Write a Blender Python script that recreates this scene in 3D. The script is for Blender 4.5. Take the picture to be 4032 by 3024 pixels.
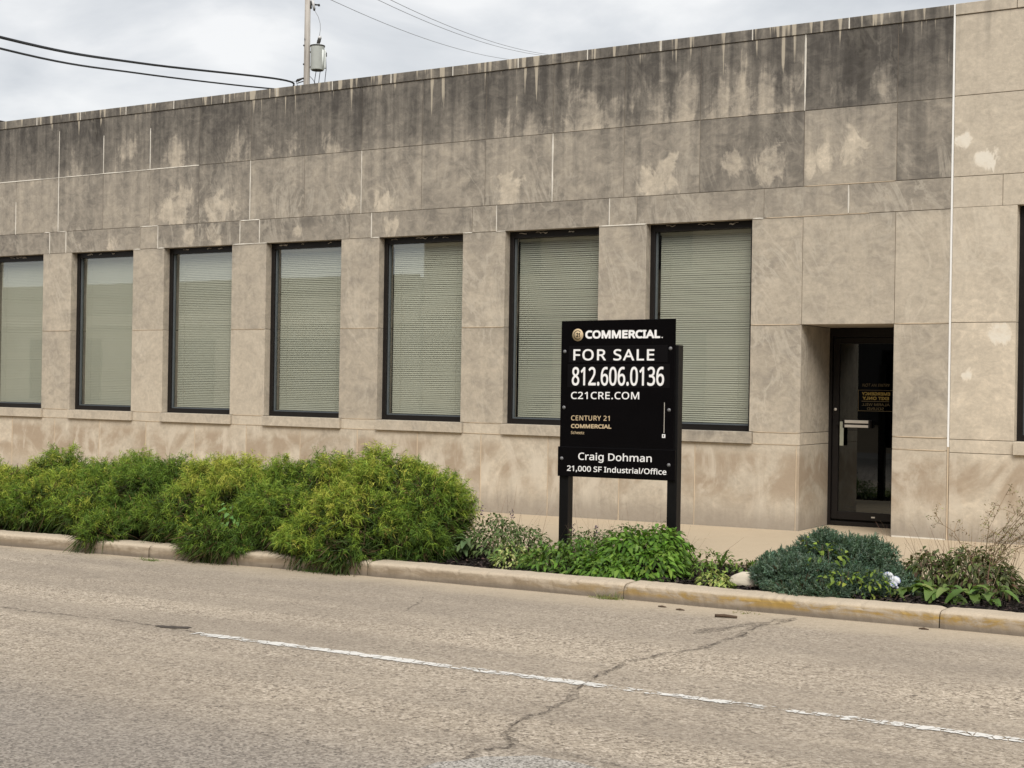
import bpy, bmesh, math, random
import numpy as np
from mathutils import Vector, Matrix

for o in list(bpy.data.objects): bpy.data.objects.remove(o)
SC = bpy.context.scene
COL = SC.collection
R = math.radians

# ------------------------------------------------------------------ camera
TH, PI_, RO = 0.55974, 0.00057, 0.0161
fw = Vector((-math.sin(TH)*math.cos(PI_), math.cos(TH)*math.cos(PI_), math.sin(PI_)))
rt = Vector((math.cos(TH), math.sin(TH), 0)); up = rt.cross(fw)
r2 = rt*math.cos(RO) + up*math.sin(RO); u2 = -rt*math.sin(RO) + up*math.cos(RO)
cd = bpy.data.cameras.new('camera'); cam = bpy.data.objects.new('camera', cd); COL.objects.link(cam)
cd.sensor_width = 36.0; cd.lens = 5773.95/4032*36; cd.clip_start = 0.1; cd.clip_end = 2000
cam.matrix_world = Matrix(((r2.x, u2.x, -fw.x, 0.0), (r2.y, u2.y, -fw.y, -14.36), (r2.z, u2.z, -fw.z, 1.436), (0, 0, 0, 1)))
SC.camera = cam

# ------------------------------------------------------------------ sky, sun, exposure
SUN_EL, SUN_AZ = R(46), R(148)      # azimuth from +Y towards +X: behind the camera
W = bpy.data.worlds.new('World'); SC.world = W; W.use_nodes = True
nt = W.node_tree; nt.nodes.clear()
def wn(t, **k):
    n = nt.nodes.new(t)
    for a, b in k.items(): setattr(n, a, b)
    return n
wl = nt.links.new
sky = wn('ShaderNodeTexSky', sky_type='NISHITA', sun_disc=False, sun_elevation=SUN_EL, sun_rotation=SUN_AZ)
tc = wn('ShaderNodeTexCoord')
mp = wn('ShaderNodeMapping'); mp.inputs['Scale'].default_value = (1, 1, 2.6); mp.inputs['Location'].default_value = (3.1, 1.7, .4)
wl(tc.outputs['Generated'], mp.inputs['Vector'])
nz = wn('ShaderNodeTexNoise'); nz.inputs['Scale'].default_value = 5.0; nz.inputs['Detail'].default_value = 7; nz.inputs['Roughness'].default_value = .52; nz.inputs['Distortion'].default_value = .35
wl(mp.outputs[0], nz.inputs['Vector'])
cr = wn('ShaderNodeValToRGB')
cr.color_ramp.elements[0].position = .36; cr.color_ramp.elements[0].color = (2.75, 2.83, 2.93, 1)
cr.color_ramp.elements[1].position = .62; cr.color_ramp.elements[1].color = (4.35, 4.32, 4.26, 1)
e = cr.color_ramp.elements.new(.5); e.color = (3.5, 3.54, 3.58, 1)
wl(nz.outputs['Fac'], cr.inputs['Fac'])
mx = wn('ShaderNodeMix', data_type='RGBA'); mx.inputs[0].default_value = .93
wl(sky.outputs[0], mx.inputs[6]); wl(cr.outputs[0], mx.inputs[7])
bg = wn('ShaderNodeBackground'); bg.inputs['Strength'].default_value = .1
wo = wn('ShaderNodeOutputWorld'); wl(mx.outputs[2], bg.inputs[0]); wl(bg.outputs[0], wo.inputs[0])
sd = bpy.data.lights.new('sun', 'SUN'); sd.energy = 1.5; sd.angle = R(36); sd.color = (1, .942, .85)
sun = bpy.data.objects.new('sun', sd); COL.objects.link(sun)
sdir = Vector((math.cos(SUN_EL)*math.sin(SUN_AZ), math.cos(SUN_EL)*math.cos(SUN_AZ), math.sin(SUN_EL)))
sun.rotation_euler = sdir.to_track_quat('Z', 'Y').to_euler(); sun.location = (0, -20, 30)
SC.view_settings.view_transform = 'Standard'; SC.view_settings.look = 'None'
SC.view_settings.gamma = 1; SC.view_settings.exposure = 1.12
SC.render.engine = 'CYCLES'
cy = SC.cycles; cy.max_bounces = 6; cy.diffuse_bounces = 3; cy.glossy_bounces = 3; cy.transmission_bounces = 3; cy.transparent_max_bounces = 8; cy.caustics_reflective = False; cy.caustics_refractive = False

# ------------------------------------------------------------------ helpers
SL, B0 = .00851, .02685
def gz(x, off=0.0): return B0 + SL*x + off
ROAD = -.12
def tag(o, label=None, cat=None, group=None, kind=None):
    if label: o['label'] = label
    if cat: o['category'] = cat
    if group: o['group'] = group
    if kind: o['kind'] = kind
    return o
def empty(name, loc=(0, 0, 0), label=None, cat=None, group=None):
    o = bpy.data.objects.new(name, None); COL.objects.link(o); o.location = loc; o.empty_display_size = .1
    return tag(o, label, cat, group)
def link(name, me, mat=None, parent=None, smooth=False):
    o = bpy.data.objects.new(name, me); COL.objects.link(o)
    if mat and not me.materials: me.materials.append(mat)
    if parent:
        o.parent = parent
        o.matrix_parent_inverse = world_of(parent).inverted()
    if smooth: me.polygons.foreach_set('use_smooth', [True]*len(me.polygons))
    return o
def world_of(o):
    m = Matrix.LocRotScale(o.location, o.rotation_euler, o.scale)
    if o.parent: m = world_of(o.parent) @ o.matrix_parent_inverse @ m
    return m
def bm_box(bm, x0, x1, y0, y1, z0, z1):
    v = [bm.verts.new(p) for p in ((x0, y0, z0), (x1, y0, z0), (x1, y1, z0), (x0, y1, z0), (x0, y0, z1), (x1, y0, z1), (x1, y1, z1), (x0, y1, z1))]
    for f in ((0, 3, 2, 1), (4, 5, 6, 7), (0, 1, 5, 4), (1, 2, 6, 5), (2, 3, 7, 6), (3, 0, 4, 7)): bm.faces.new([v[i] for i in f])
    return v
def finish(bm, name, mat, parent=None, bevel=0, seg=1, smooth=False):
    if bevel: bmesh.ops.bevel(bm, geom=bm.edges[:], offset=bevel, segments=seg, affect='EDGES', profile=.5)
    me = bpy.data.meshes.new(name); bm.to_mesh(me); bm.free()
    return link(name, me, mat, parent, smooth)
def box(name, x0, x1, y0, y1, z0, z1, mat, parent=None, bevel=0, seg=1):
    bm = bmesh.new(); bm_box(bm, x0, x1, y0, y1, z0, z1)
    return finish(bm, name, mat, parent, bevel, seg)
def boxes(name, lst, mat, parent=None, bevel=0):
    bm = bmesh.new()
    for b in lst: bm_box(bm, *b)
    return finish(bm, name, mat, parent, bevel)
def bm_tube(bm, pts, rad, n=8, caps=True):
    pts = [Vector(p) for p in pts]; rings = []
    rr = rad if isinstance(rad, (list, tuple)) else [rad]*len(pts)
    for i, p in enumerate(pts):
        t = (pts[min(i+1, len(pts)-1)] - pts[max(i-1, 0)]).normalized()
        a = Vector((0, 0, 1)) if abs(t.z) < .9 else Vector((1, 0, 0))
        s = t.cross(a).normalized(); u = s.cross(t).normalized()
        rings.append([bm.verts.new(p + rr[i]*(math.cos(2*math.pi*k/n)*s + math.sin(2*math.pi*k/n)*u)) for k in range(n)])
    for a, b in zip(rings, rings[1:]):
        for k in range(n): bm.faces.new((a[k], a[(k+1) % n], b[(k+1) % n], b[k]))
    if caps:
        bm.faces.new(rings[0][::-1]); bm.faces.new(rings[-1])
def tube(name, pts, rad, mat, parent=None, n=8, smooth=True):
    bm = bmesh.new(); bm_tube(bm, pts, rad, n); bmesh.ops.recalc_face_normals(bm, faces=bm.faces)
    return finish(bm, name, mat, parent, 0, 1, smooth)
def lathe(name, prof, origin, axis, mat, parent=None, n=20):
    axis = Vector(axis).normalized(); a = Vector((1, 0, 0)) if abs(axis.x) < .9 else Vector((0, 1, 0))
    s = axis.cross(a).normalized(); u = axis.cross(s); o = Vector(origin); bm = bmesh.new(); rings = []
    for (r, h) in prof:
        rings.append([bm.verts.new(o + axis*h + r*(math.cos(2*math.pi*k/n)*s + math.sin(2*math.pi*k/n)*u)) for k in range(n)])
    for p, q in zip(rings, rings[1:]):
        for k in range(n): bm.faces.new((p[k], p[(k+1) % n], q[(k+1) % n], q[k]))
    bm.faces.new(rings[0][::-1]); bm.faces.new(rings[-1]); bmesh.ops.recalc_face_normals(bm, faces=bm.faces)
    return finish(bm, name, mat, parent, 0, 1, True)
def np_mesh(name, V, Fc, mat, parent=None, col=None, smooth=False):
    """V (n,3); Fc (m,k) constant k"""
    V = np.ascontiguousarray(V, dtype=np.float32); Fc = np.ascontiguousarray(Fc, dtype=np.int32)
    me = bpy.data.meshes.new(name); k = Fc.shape[1]; m = len(Fc)
    me.vertices.add(len(V)); me.vertices.foreach_set('co', V.ravel())
    me.loops.add(m*k); me.loops.foreach_set('vertex_index', Fc.ravel())
    me.polygons.add(m); me.polygons.foreach_set('loop_start', np.arange(0, m*k, k, dtype=np.int32))
    me.polygons.foreach_set('loop_total', np.full(m, k, dtype=np.int32))
    if col is not None:
        ca = me.color_attributes.new('col', 'FLOAT_COLOR', 'POINT')
        c4 = np.ones((len(V), 4), np.float32); c4[:, :3] = col; ca.data.foreach_set('color', c4.ravel())
    me.update(calc_edges=True); me.validate()
    return link(name, me, mat, parent, smooth)

# ------------------------------------------------------------------ node material kit
class NM:
    def __init__(s, name):
        s.m = bpy.data.materials.new(name); s.m.use_nodes = True; s.t = s.m.node_tree; s.t.nodes.clear()
        s.out = s.t.nodes.new('ShaderNodeOutputMaterial')
    def n(s, t, **k):
        x = s.t.nodes.new(t)
        for a, b in k.items(): setattr(x, a, b)
        return x
    def l(s, a, b): s.t.links.new(a, b)
    def put(s, sock, v):
        if hasattr(v, 'node'): s.l(v, sock)
        elif v is not None: sock.default_value = v
    def math(s, op, a, b=None, c=None, clamp=False):
        x = s.n('ShaderNodeMath', operation=op, use_clamp=clamp)
        for i, v in enumerate((a, b, c)):
            if v is not None: s.put(x.inputs[i], v)
        return x.outputs[0]
    def vmath(s, op, a, b=None):
        x = s.n('ShaderNodeVectorMath', operation=op); s.put(x.inputs[0], a)
        if b is not None: s.put(x.inputs[1], b)
        return x.outputs['Value'] if op in ('LENGTH', 'DISTANCE', 'DOT_PRODUCT') else x.outputs[0]
    def noise(s, vec, scale, detail=4, rough=.5, dist=0.0):
        x = s.n('ShaderNodeTexNoise'); s.put(x.inputs['Vector'], vec)
        x.inputs['Scale'].default_value = scale; x.inputs['Detail'].default_value = detail
        x.inputs['Roughness'].default_value = rough; x.inputs['Distortion'].default_value = dist
        return x.outputs['Fac']
    def voro(s, vec, scale, feature='F1', out='Distance', rnd=1.0):
        x = s.n('ShaderNodeTexVoronoi', feature=feature); s.put(x.inputs['Vector'], vec); x.inputs['Scale'].default_value = scale
        x.inputs['Randomness'].default_value = rnd
        return x.outputs[out]
    def rng(s, v, a, b, c=0.0, d=1.0, smooth=False):
        x = s.n('ShaderNodeMapRange', clamp=True)
        if smooth: x.interpolation_type = 'SMOOTHSTEP'
        s.put(x.inputs[0], v)
        for i, q in enumerate((a, b, c, d)): s.put(x.inputs[i+1], q)
        return x.outputs[0]
    def ramp(s, v, stops):
        x = s.n('ShaderNodeValToRGB'); s.put(x.inputs[0], v); el = x.color_ramp.elements
        while len(el) < len(stops): el.new(.5)
        for q, (p, c) in zip(el, sorted(stops)):
            q.position = p; q.color = (*c, 1) if len(c) == 3 else c
        return x.outputs[0]
    def mix(s, f, a, b, bt='MIX'):
        x = s.n('ShaderNodeMix', data_type='RGBA', blend_type=bt, clamp_factor=True); s.put(x.inputs[0], f)
        for i, v in ((6, a), (7, b)):
            if hasattr(v, 'node'): s.l(v, x.inputs[i])
            else: x.inputs[i].default_value = (*v, 1) if len(v) == 3 else v
        return x.outputs[2]
    def pos(s): return s.n('ShaderNodeNewGeometry').outputs['Position']
    def sep(s, v):
        x = s.n('ShaderNodeSeparateXYZ'); s.put(x.inputs[0], v); return x.outputs
    def comb(s, a, b, c):
        x = s.n('ShaderNodeCombineXYZ')
        for i, v in enumerate((a, b, c)): s.put(x.inputs[i], v)
        return x.outputs[0]
    def scalev(s, v, k):
        return s.vmath('MULTIPLY', v, k)
    def attr(s, name, typ='GEOMETRY'):
        return s.n('ShaderNodeAttribute', attribute_name=name, attribute_type=typ)
    def rand(s): return s.n('ShaderNodeObjectInfo').outputs['Random']
    def bsdf(s, col, rough=.8, spec=.3, bump=None, bdist=.01, bstr=1.0, metal=0.0):
        x = s.n('ShaderNodeBsdfPrincipled')
        if hasattr(col, 'node'): s.l(col, x.inputs['Base Color'])
        else: x.inputs['Base Color'].default_value = (*col, 1)
        s.put(x.inputs['Roughness'], rough); x.inputs['Specular IOR Level'].default_value = spec; x.inputs['Metallic'].default_value = metal
        if bump is not None:
            b = s.n('ShaderNodeBump'); b.inputs['Distance'].default_value = bdist; b.inputs['Strength'].default_value = bstr
            s.l(bump, b.inputs['Height']); s.l(b.outputs[0], x.inputs['Normal'])
        s.last = x
        return x.outputs[0]
    def done(s, sh):
        s.l(sh, s.out.inputs['Surface']); return s.m

def simple(name, col, rough=.6, spec=.3, metal=0.0, var=.12, scale=9.0, bump=0.0):
    k = NM(name); p = k.pos(); n = k.noise(p, scale, 5, .6)
    c = k.mix(n, tuple(max(0, q*(1-var)) for q in col), tuple(q*(1+var) for q in col))
    return k.done(k.bsdf(c, rough, spec, n if bump else None, bump or .01, 1, metal))

# ---- limestone: grain, per-block tone, grime running down from the coping, scoured light patches, brown base stains
CLEAN, LIGHT, MID, DARK, BLACK = (.565, .502, .412), (.462, .410, .338), (.325, .292, .248), (.192, .175, .153), (.10, .092, .084)
def limestone(name, grime=1.0):
    k = NM(name); p = k.pos(); sx, sy, sz = k.sep(p)
    off = k.math('MULTIPLY', k.rand(), 57.0)
    pb = k.vmath('ADD', p, k.comb(off, off, off))
    vein = k.noise(pb, 1.7, 6, .66, 1.3)
    vein2 = k.noise(k.scalev(pb, (3.2, 3.2, 4.6)), 2.2, 5, .7, .9)
    streak = k.noise(k.scalev(p, (7.5, 7.5, .55)), 1.0, 5, .62, .15)
    streak2 = k.noise(k.scalev(p, (13.0, 13.0, .35)), 1.0, 3, .55, .05)
    cloud = k.noise(p, .9, 6, .6, .4)
    grain = k.noise(p, 24, 4, .75)
    z01 = k.math('DIVIDE', sz, 5.3)
    zr = k.n('ShaderNodeFloatCurve'); k.l(z01, zr.inputs['Value'])
    cv = zr.mapping.curves[0]
    pts = [(0, .10), (.16, .13), (.2, .22), (.45, .26), (.60, .31), (.61, .46), (.66, .53), (.67, .51), (.80, .55), (.812, .60), (.84, .74), (.93, .88), (1, .88)]
    cv.points[0].location = pts[0]; cv.points[1].location = pts[-1]
    for q in pts[1:-1]: cv.points.new(*q)
    for q in cv.points: q.handle_type = 'VECTOR'
    zr.mapping.update()
    tone = k.attr('tone', 'OBJECT').outputs['Fac']
    st = k.math('MULTIPLY', zr.outputs[0], grime)
    st = k.math('ADD', st, k.math('MULTIPLY', k.math('SUBTRACT', vein, .5), .55))
    st = k.math('ADD', st, k.math('MULTIPLY', k.math('SUBTRACT', vein2, .5), .66))
    hi = k.rng(sz, 2.9, 5.0, .06, 1.15)
    st = k.math('ADD', st, k.math('MULTIPLY', k.math('SUBTRACT', streak, .5), k.math('MULTIPLY', hi, grime)))
    st = k.math('ADD', st, k.math('MULTIPLY', k.math('SUBTRACT', cloud, .5), .35))
    st = k.math('ADD', st, tone)
    # scoured patches
    pn = k.noise(k.scalev(p, (1.25, 1.25, .72)), 3.6, 7, .66, 1.1); pk = k.noise(p, 5.0, 5, .7, .5)
    xz = k.comb(sx, sz, 0.0)
    msk = None
    for nm in ('patch_a', 'patch_b'):
        a = k.attr(nm, 'OBJECT').outputs['Vector']; ax, az, ar = k.sep(a)
        d = k.vmath('DISTANCE', xz, k.comb(ax, az, 0.0))
        d = k.math('DIVIDE', d, k.math('MAXIMUM', ar, .001))
        d = k.math('ADD', d, k.math('MULTIPLY', k.math('SUBTRACT', pn, .5), 4.2)); d = k.math('ADD', d, k.math('MULTIPLY', k.math('SUBTRACT', streak, .5), k.rng(sz, 4.25, 4.35, .5, 2.6)))
        d = k.math('ADD', d, k.math('MULTIPLY', k.math('LESS_THAN', ar, .002), 50.0))
        q = k.rng(d, k.rng(sz, 4.25, 4.35, .55, .25), 1.12, 1, 0, True)
        msk = q if msk is None else k.math('MAXIMUM', msk, q)
    st = k.math('SUBTRACT', st, k.math('MULTIPLY', msk, k.math('MULTIPLY', k.rng(pk, .35, .6, .14, .44), k.rng(sz, 4.28, 4.32, 1, .8))))
    st = k.math('ADD', st, k.math('MULTIPLY', k.math('SUBTRACT', grain, .5), .22))
    st = k.math('MULTIPLY', k.math('ADD', st, .14), .74)
    col = k.ramp(st, [(0, (.68, .60, .49)), (.10, CLEAN), (.27, LIGHT), (.44, MID), (.61, DARK), (.81, BLACK), (1.0, (.06, .055, .05))])
    col = k.mix(1.0, col, k.ramp(grain, [(.25, (.80, .80, .79)), (.75, (1.16, 1.15, 1.14))]), 'MULTIPLY')
    if grime < .5: col = k.mix(k.math('MULTIPLY', msk, k.rng(pk, .38, .55, .2, .9)), col, (.74, .70, .62)); col = k.mix(k.math('MULTIPLY', k.rng(streak, .42, .68, 0, .5, True), k.rng(sz, 4.5, 5.15, 0, 1)), col, (.26, .235, .20))
    # pale drips from the coping
    dr = k.math('ADD', streak2, k.math('MULTIPLY', k.math('SUBTRACT', sz, 5.16), k.rng(cloud, .3, .7, .12, .55)))
    dm = k.rng(dr, .555, .61, 0, .8 if grime > .5 else .2, True)
    col = k.mix(dm, col, (.50, .445, .355))
    vr = k.noise(k.vmath('ADD', k.scalev(p, (1.0, 1.0, .55)), k.comb(off, 0.0, k.math('MULTIPLY', sx, .5))), 2.1, 5, .62, 1.6)
    vn = k.rng(k.math('ABSOLUTE', k.math('SUBTRACT', vr, .5)), .0, .055, .30, 0, True); vn = k.math('MULTIPLY', vn, k.rng(cloud, .42, .62, 0, 1)); vn = k.math('MULTIPLY', vn, k.rng(sz, 3.4, 4.4, 1, .25))
    col = k.mix(vn, col, (.70, .64, .54))
    # brown iron staining low on the wall, scalloped pale tops
    bn = k.noise(pb, 1.0, 5, .55, 1.8)
    low = k.rng(sz, .80, .5, 0, 1, True)
    bm_ = k.math('MULTIPLY', k.rng(bn, .38, .58, 0, 1, True), k.rng(sz, .84, .70, 0, 1, True))
    bm_ = k.math('MULTIPLY', bm_, k.rng(sz, .12, .45, .12, 1, True))
    col = k.mix(k.math('MULTIPLY', bm_, .78), col, (.345, .268, .195))
    pl = k.math('MULTIPLY', k.rng(k.noise(k.scalev(pb, (1.6, 1.6, .8)), 1.5, 5, .6, 1.2), .52, .66, 0, .6, True), k.rng(sz, .86, .80, 0, 1)); col = k.mix(pl, col, (.62, .56, .47))
    # grey splash dirt at the foot, darkened further as painted contact shadow
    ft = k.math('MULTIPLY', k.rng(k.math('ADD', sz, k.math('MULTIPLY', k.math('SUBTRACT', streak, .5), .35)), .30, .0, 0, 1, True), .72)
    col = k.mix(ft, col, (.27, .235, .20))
    h = k.math('ADD', k.math('MULTIPLY', grain, .6), k.math('MULTIPLY', vein2, .5))
    return k.done(k.bsdf(col, .88, .2, h, .006, .5))
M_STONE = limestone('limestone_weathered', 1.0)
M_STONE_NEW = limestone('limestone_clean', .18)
M_CORE = simple('mortar', (.26, .225, .185), .95, .1, var=.3, scale=14)
M_JOINT = simple('white_mortar', (.68, .645, .58), .85, .2, var=.38, scale=7)
M_JOINT2 = simple('buff_mortar', (.56, .46, .34), .9, .2, var=.2, scale=14)
M_CAULK = simple('white_caulk', (.85, .85, .84), .6, .3, var=.05, scale=8)
M_BRONZE = simple('bronze_frame', (.012, .0102, .0098), .42, .3, var=.35, scale=12)
M_GASKET = simple('grey_gasket', (.10, .115, .125), .5, .4, var=.2)
M_DARKIN = simple('dark_interior', (.06, .058, .055), .9, .1)
M_ROOF = simple('roof_membrane', (.12, .12, .12), .9, .1)
M_BLACK = simple('black_sign_face', (.0035, .0032, .0038), .22, .10, var=.25, scale=5)
M_BLACK2 = simple('black_sign_sticker', (.006, .0055, .0065), .30, .13, var=.25, scale=5)
M_POST = simple('black_post', (.006, .006, .0065), .42, .2, var=.35, scale=20)
M_WHITE = simple('white_vinyl', (.86, .86, .87), .5, .3, var=.02)
M_GOLD = simple('gold_vinyl', (.56, .44, .28), .5, .3, var=.05)
M_BOLT = simple('grey_bolt', (.20, .20, .21), .45, .5, .3, var=.3)
M_DOORGOLD = simple('gold_leaf_lettering', (.30, .21, .05), .5, .4, var=.25, scale=40)
M_DOORPALE = simple('pale_lettering', (.14, .105, .05), .5, .4, var=.25, scale=40)
M_ALU = simple('satin_aluminium', (.62, .58, .52), .4, .5, .2, var=.08)
M_GREENBAR = simple('pale_plastic', (.34, .35, .28), .5, .4, var=.1)

def glass(name, tint, ior=1.5, refl=1.0):
    k = NM(name); f = k.n('ShaderNodeFresnel'); f.inputs['IOR'].default_value = ior
    t = k.n('ShaderNodeBsdfTransparent'); t.inputs[0].default_value = (*tint, 1)
    g = k.n('ShaderNodeBsdfGlossy'); g.inputs['Roughness'].default_value = .015; g.inputs[0].default_value = (.92, .97, .98, 1)
    p = k.pos(); n = k.noise(p, 1.4, 2, .5); b = k.n('ShaderNodeBump'); b.inputs['Distance'].default_value = .0012; b.inputs['Strength'].default_value = .3
    k.l(n, b.inputs['Height']); k.l(b.outputs[0], g.inputs['Normal'])
    m = k.n('ShaderNodeMixShader'); bf = k.n('ShaderNodeNewGeometry').outputs['Backfacing']; k.l(k.math('MULTIPLY', k.math('MULTIPLY', f.outputs[0], refl, clamp=True), k.math('SUBTRACT', 1.0, bf)), m.inputs[0]); k.l(t.outputs[0], m.inputs[1]); k.l(g.outputs[0], m.inputs[2])
    return k.done(m.outputs[0])
M_GLASS = glass('window_glass', (.945, .958, .94), 1.52, 3.2)
M_DGLASS = glass('door_glass', (.30, .31, .30), 1.5, 2.2)
def blind_mat():
    k = NM('blind_slat'); p = k.pos(); n = k.noise(p, 2.5, 3, .5)
    c = k.mix(k.math('ADD', k.math('MULTIPLY', n, .7), k.math('MULTIPLY', k.rand(), .6)), (.51, .505, .435), (.62, .61, .535))
    return k.done(k.bsdf(c, .55, .3))
M_BLIND = blind_mat()

# ---- road: chip-seal aggregate
def asphalt():
    k = NM('chip_seal_asphalt'); p = k.pos(); sx, sy, sz = k.sep(p)
    w = k.vmath('ADD', p, k.scalev(k.comb(k.noise(p, 40, 2), k.noise(p, 43, 2), 0.0), (.012, .012, 0)))
    v1 = k.n('ShaderNodeTexVoronoi', feature='F1'); k.l(w, v1.inputs['Vector']); v1.inputs['Scale'].default_value = 88
    cc = k.sep(v1.outputs['Color'])[0]
    v2 = k.n('ShaderNodeTexVoronoi', feature='F1'); k.l(w, v2.inputs['Vector']); v2.inputs['Scale'].default_value = 42
    cc2 = k.sep(v2.outputs['Color'])[1]
    n1 = k.noise(p, 48, 4, .75); big = k.noise(p, .45, 5, .55, .5); mid = k.noise(k.scalev(p, (.8, 2.5, 1)), 1.3, 5, .6)
    g = k.math('ADD', k.math('MULTIPLY', cc, .5), k.math('MULTIPLY', cc2, .22))
    g = k.math('ADD', g, k.math('MULTIPLY', n1, .35))
    c = k.ramp(g, [(.22, (.12, .10, .08)), (.36, (.29, .244, .193)), (.50, (.43, .364, .288)), (.68, (.54, .462, .37)), (.86, (.76, .67, .56))])
    c = k.mix(k.rng(big, .35, .68, 0, .38, True), c, (.29, .246, .20))
    band = k.noise(k.scalev(p, (.06, 1.1, 1)), 1.0, 4, .6); c = k.mix(k.rng(band, .42, .64, 0, .5, True), c, (.27, .232, .192))
    spot = k.noise(p, 1.9, 3, .5); c = k.mix(k.rng(spot, .66, .74, 0, .35, True), c, (.20, .172, .145))
    c = k.mix(k.rng(mid, .45, .75, 0, .3, True), c, (.52, .445, .355))
    # fine silt washed along the kerb
    silt = k.math('MULTIPLY', k.rng(k.math('ADD', sy, k.math('MULTIPLY', k.noise(p, 2.2, 4), .5)), -5.15, -4.45, 0, 1, True), .75)
    c = k.mix(silt, c, (.52, .435, .325))
    # darker, greyer lane in front of the camera
    lane = k.math('MULTIPLY', k.rng(k.math('ADD', sy, k.math('MULTIPLY', big, .9)), -8.3, -9.5, 0, 1, True), .6)
    c = k.mix(lane, c, k.mix(cc, (.15, .137, .128), (.43, .39, .35)))
    h = k.math('ADD', k.math('MULTIPLY', v1.outputs['Distance'], -1.0), k.math('MULTIPLY', n1, .5))
    return k.done(k.bsdf(c, .92, .15, h, .008, .7))
M_ROAD = asphalt()
def pale_patch():
    k = NM('grey_road_patch'); p = k.pos(); v = k.n('ShaderNodeTexVoronoi'); k.l(p, v.inputs['Vector']); v.inputs['Scale'].default_value = 110
    cc = k.sep(v.outputs['Color'])[0]; c = k.ramp(k.math('ADD', k.math('MULTIPLY', cc, .7), k.math('MULTIPLY', k.noise(p, 30, 4), .4)), [(.15, (.13, .12, .11)), (.5, (.35, .325, .29)), (.9, (.58, .545, .50))])
    return k.done(k.bsdf(c, .9, .2, v.outputs['Distance'], .006, .6))
M_PATCH = pale_patch()
def tar():
    k = NM('tar_crack'); p = k.pos(); n = k.noise(p, 60, 4, .7); g = k.noise(p, 9, 4, .7); c = k.mix(n, (.05, .042, .037), (.15, .125, .105))
    b = k.bsdf(c, .9, .2); t = k.n('ShaderNodeBsdfTransparent'); m = k.n('ShaderNodeMixShader')
    k.l(k.rng(g, .46, .60, .0, .85), m.inputs[0]); k.l(t.outputs[0], m.inputs[1]); k.l(b, m.inputs[2]); return k.done(m.outputs[0])
M_TAR = tar()
M_TAR2 = simple('tar_patch', (.085, .072, .062), .9, .2, var=.5, scale=40)
def faint():
    k = NM('road_hairline_stain'); p = k.pos(); n = k.noise(p, 45, 4, .7)
    b = k.bsdf((.09, .078, .068), .95, .1); t = k.n('ShaderNodeBsdfTransparent'); m = k.n('ShaderNodeMixShader')
    k.l(k.rng(n, .42, .66, .0, .6), m.inputs[0]); k.l(t.outputs[0], m.inputs[1]); k.l(b, m.inputs[2]); return k.done(m.outputs[0])
M_FAINT = faint()
def paint():
    k = NM('worn_white_paint'); p = k.pos(); sx, sy, sz = k.sep(p)
    n = k.noise(k.scalev(p, (.7, 1.6, 1)), 19, 5, .7, .4); n2 = k.noise(p, 2.3, 3, .5); n3 = k.noise(k.scalev(p, (1, .25, 1)), 14, 3, .6)
    wear = k.math('ADD', k.math('MULTIPLY', n, .85), k.math('ADD', k.math('MULTIPLY', n2, .42), k.math('MULTIPLY', n3, .32)))
    edge = k.math('ABSOLUTE', k.math('ADD', sy, 7.64)); wear = k.math('SUBTRACT', wear, k.rng(edge, .03, .075, 0, .30))
    wear = k.math('SUBTRACT', wear, k.rng(sx, -3.9, -3.4, 0, .02))
    wear = k.math('SUBTRACT', wear, k.math('MULTIPLY', k.rng(sx, -3.75, -3.5, 0, 1), k.rng(sx, -2.5, -2.3, .03, .0))); crk = k.voro(k.scalev(p, (1.0, .5, 1)), 14, 'DISTANCE_TO_EDGE'); wear = k.math('SUBTRACT', wear, k.rng(crk, .0, .045, .2, 0)); a = k.rng(wear, .725, .745, 0, 1)
    c = k.mix(k.noise(p, 70, 4, .7), (.58, .56, .52), (.84, .83, .80))
    b = k.bsdf(c, .8, .3); t = k.n('ShaderNodeBsdfTransparent'); m = k.n('ShaderNodeMixShader')
    k.l(a, m.inputs[0]); k.l(t.outputs[0], m.inputs[1]); k.l(b, m.inputs[2]); return k.done(m.outputs[0])
M_PAINT = paint()
def concrete(name, c0, c1, sp=.25, yellow=False):
    k = NM(name); p = k.pos(); sx, sy, sz = k.sep(p)
    n = k.noise(p, 2.4, 6, .6, .3); g = k.noise(p, 80, 5, .7); st = k.noise(k.scalev(p, (1.1, 1.1, 4.0)), 2.4, 6, .7, .8)
    c = k.mix(n, c0, c1); c = k.mix(k.rng(g, .3, .75, 0, sp), c, tuple(q*.6 for q in c0))
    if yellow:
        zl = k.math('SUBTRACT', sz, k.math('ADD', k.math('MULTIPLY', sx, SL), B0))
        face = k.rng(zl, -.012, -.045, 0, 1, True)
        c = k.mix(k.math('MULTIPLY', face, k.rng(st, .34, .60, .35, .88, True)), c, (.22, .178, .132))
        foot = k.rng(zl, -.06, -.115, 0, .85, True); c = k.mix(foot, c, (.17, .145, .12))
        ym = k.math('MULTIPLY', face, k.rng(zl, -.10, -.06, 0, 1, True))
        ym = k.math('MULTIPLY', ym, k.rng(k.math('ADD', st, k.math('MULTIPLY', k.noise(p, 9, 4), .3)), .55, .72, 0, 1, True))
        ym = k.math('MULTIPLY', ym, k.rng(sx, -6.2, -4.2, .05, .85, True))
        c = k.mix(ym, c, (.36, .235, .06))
    return k.done(k.bsdf(c, .9, .2, g, .005, .5))
M_WALK = concrete('tan_sidewalk_concrete', (.49, .40, .29), (.565, .47, .345), .35)
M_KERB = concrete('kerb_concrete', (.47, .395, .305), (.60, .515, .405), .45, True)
M_GREYC = concrete('grey_concrete', (.33, .31, .28), (.42, .39, .35), .3)
M_SOIL = simple('dark_soil', (.020, .016, .014), .95, .1, var=.5, scale=30, bump=.03)
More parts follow.
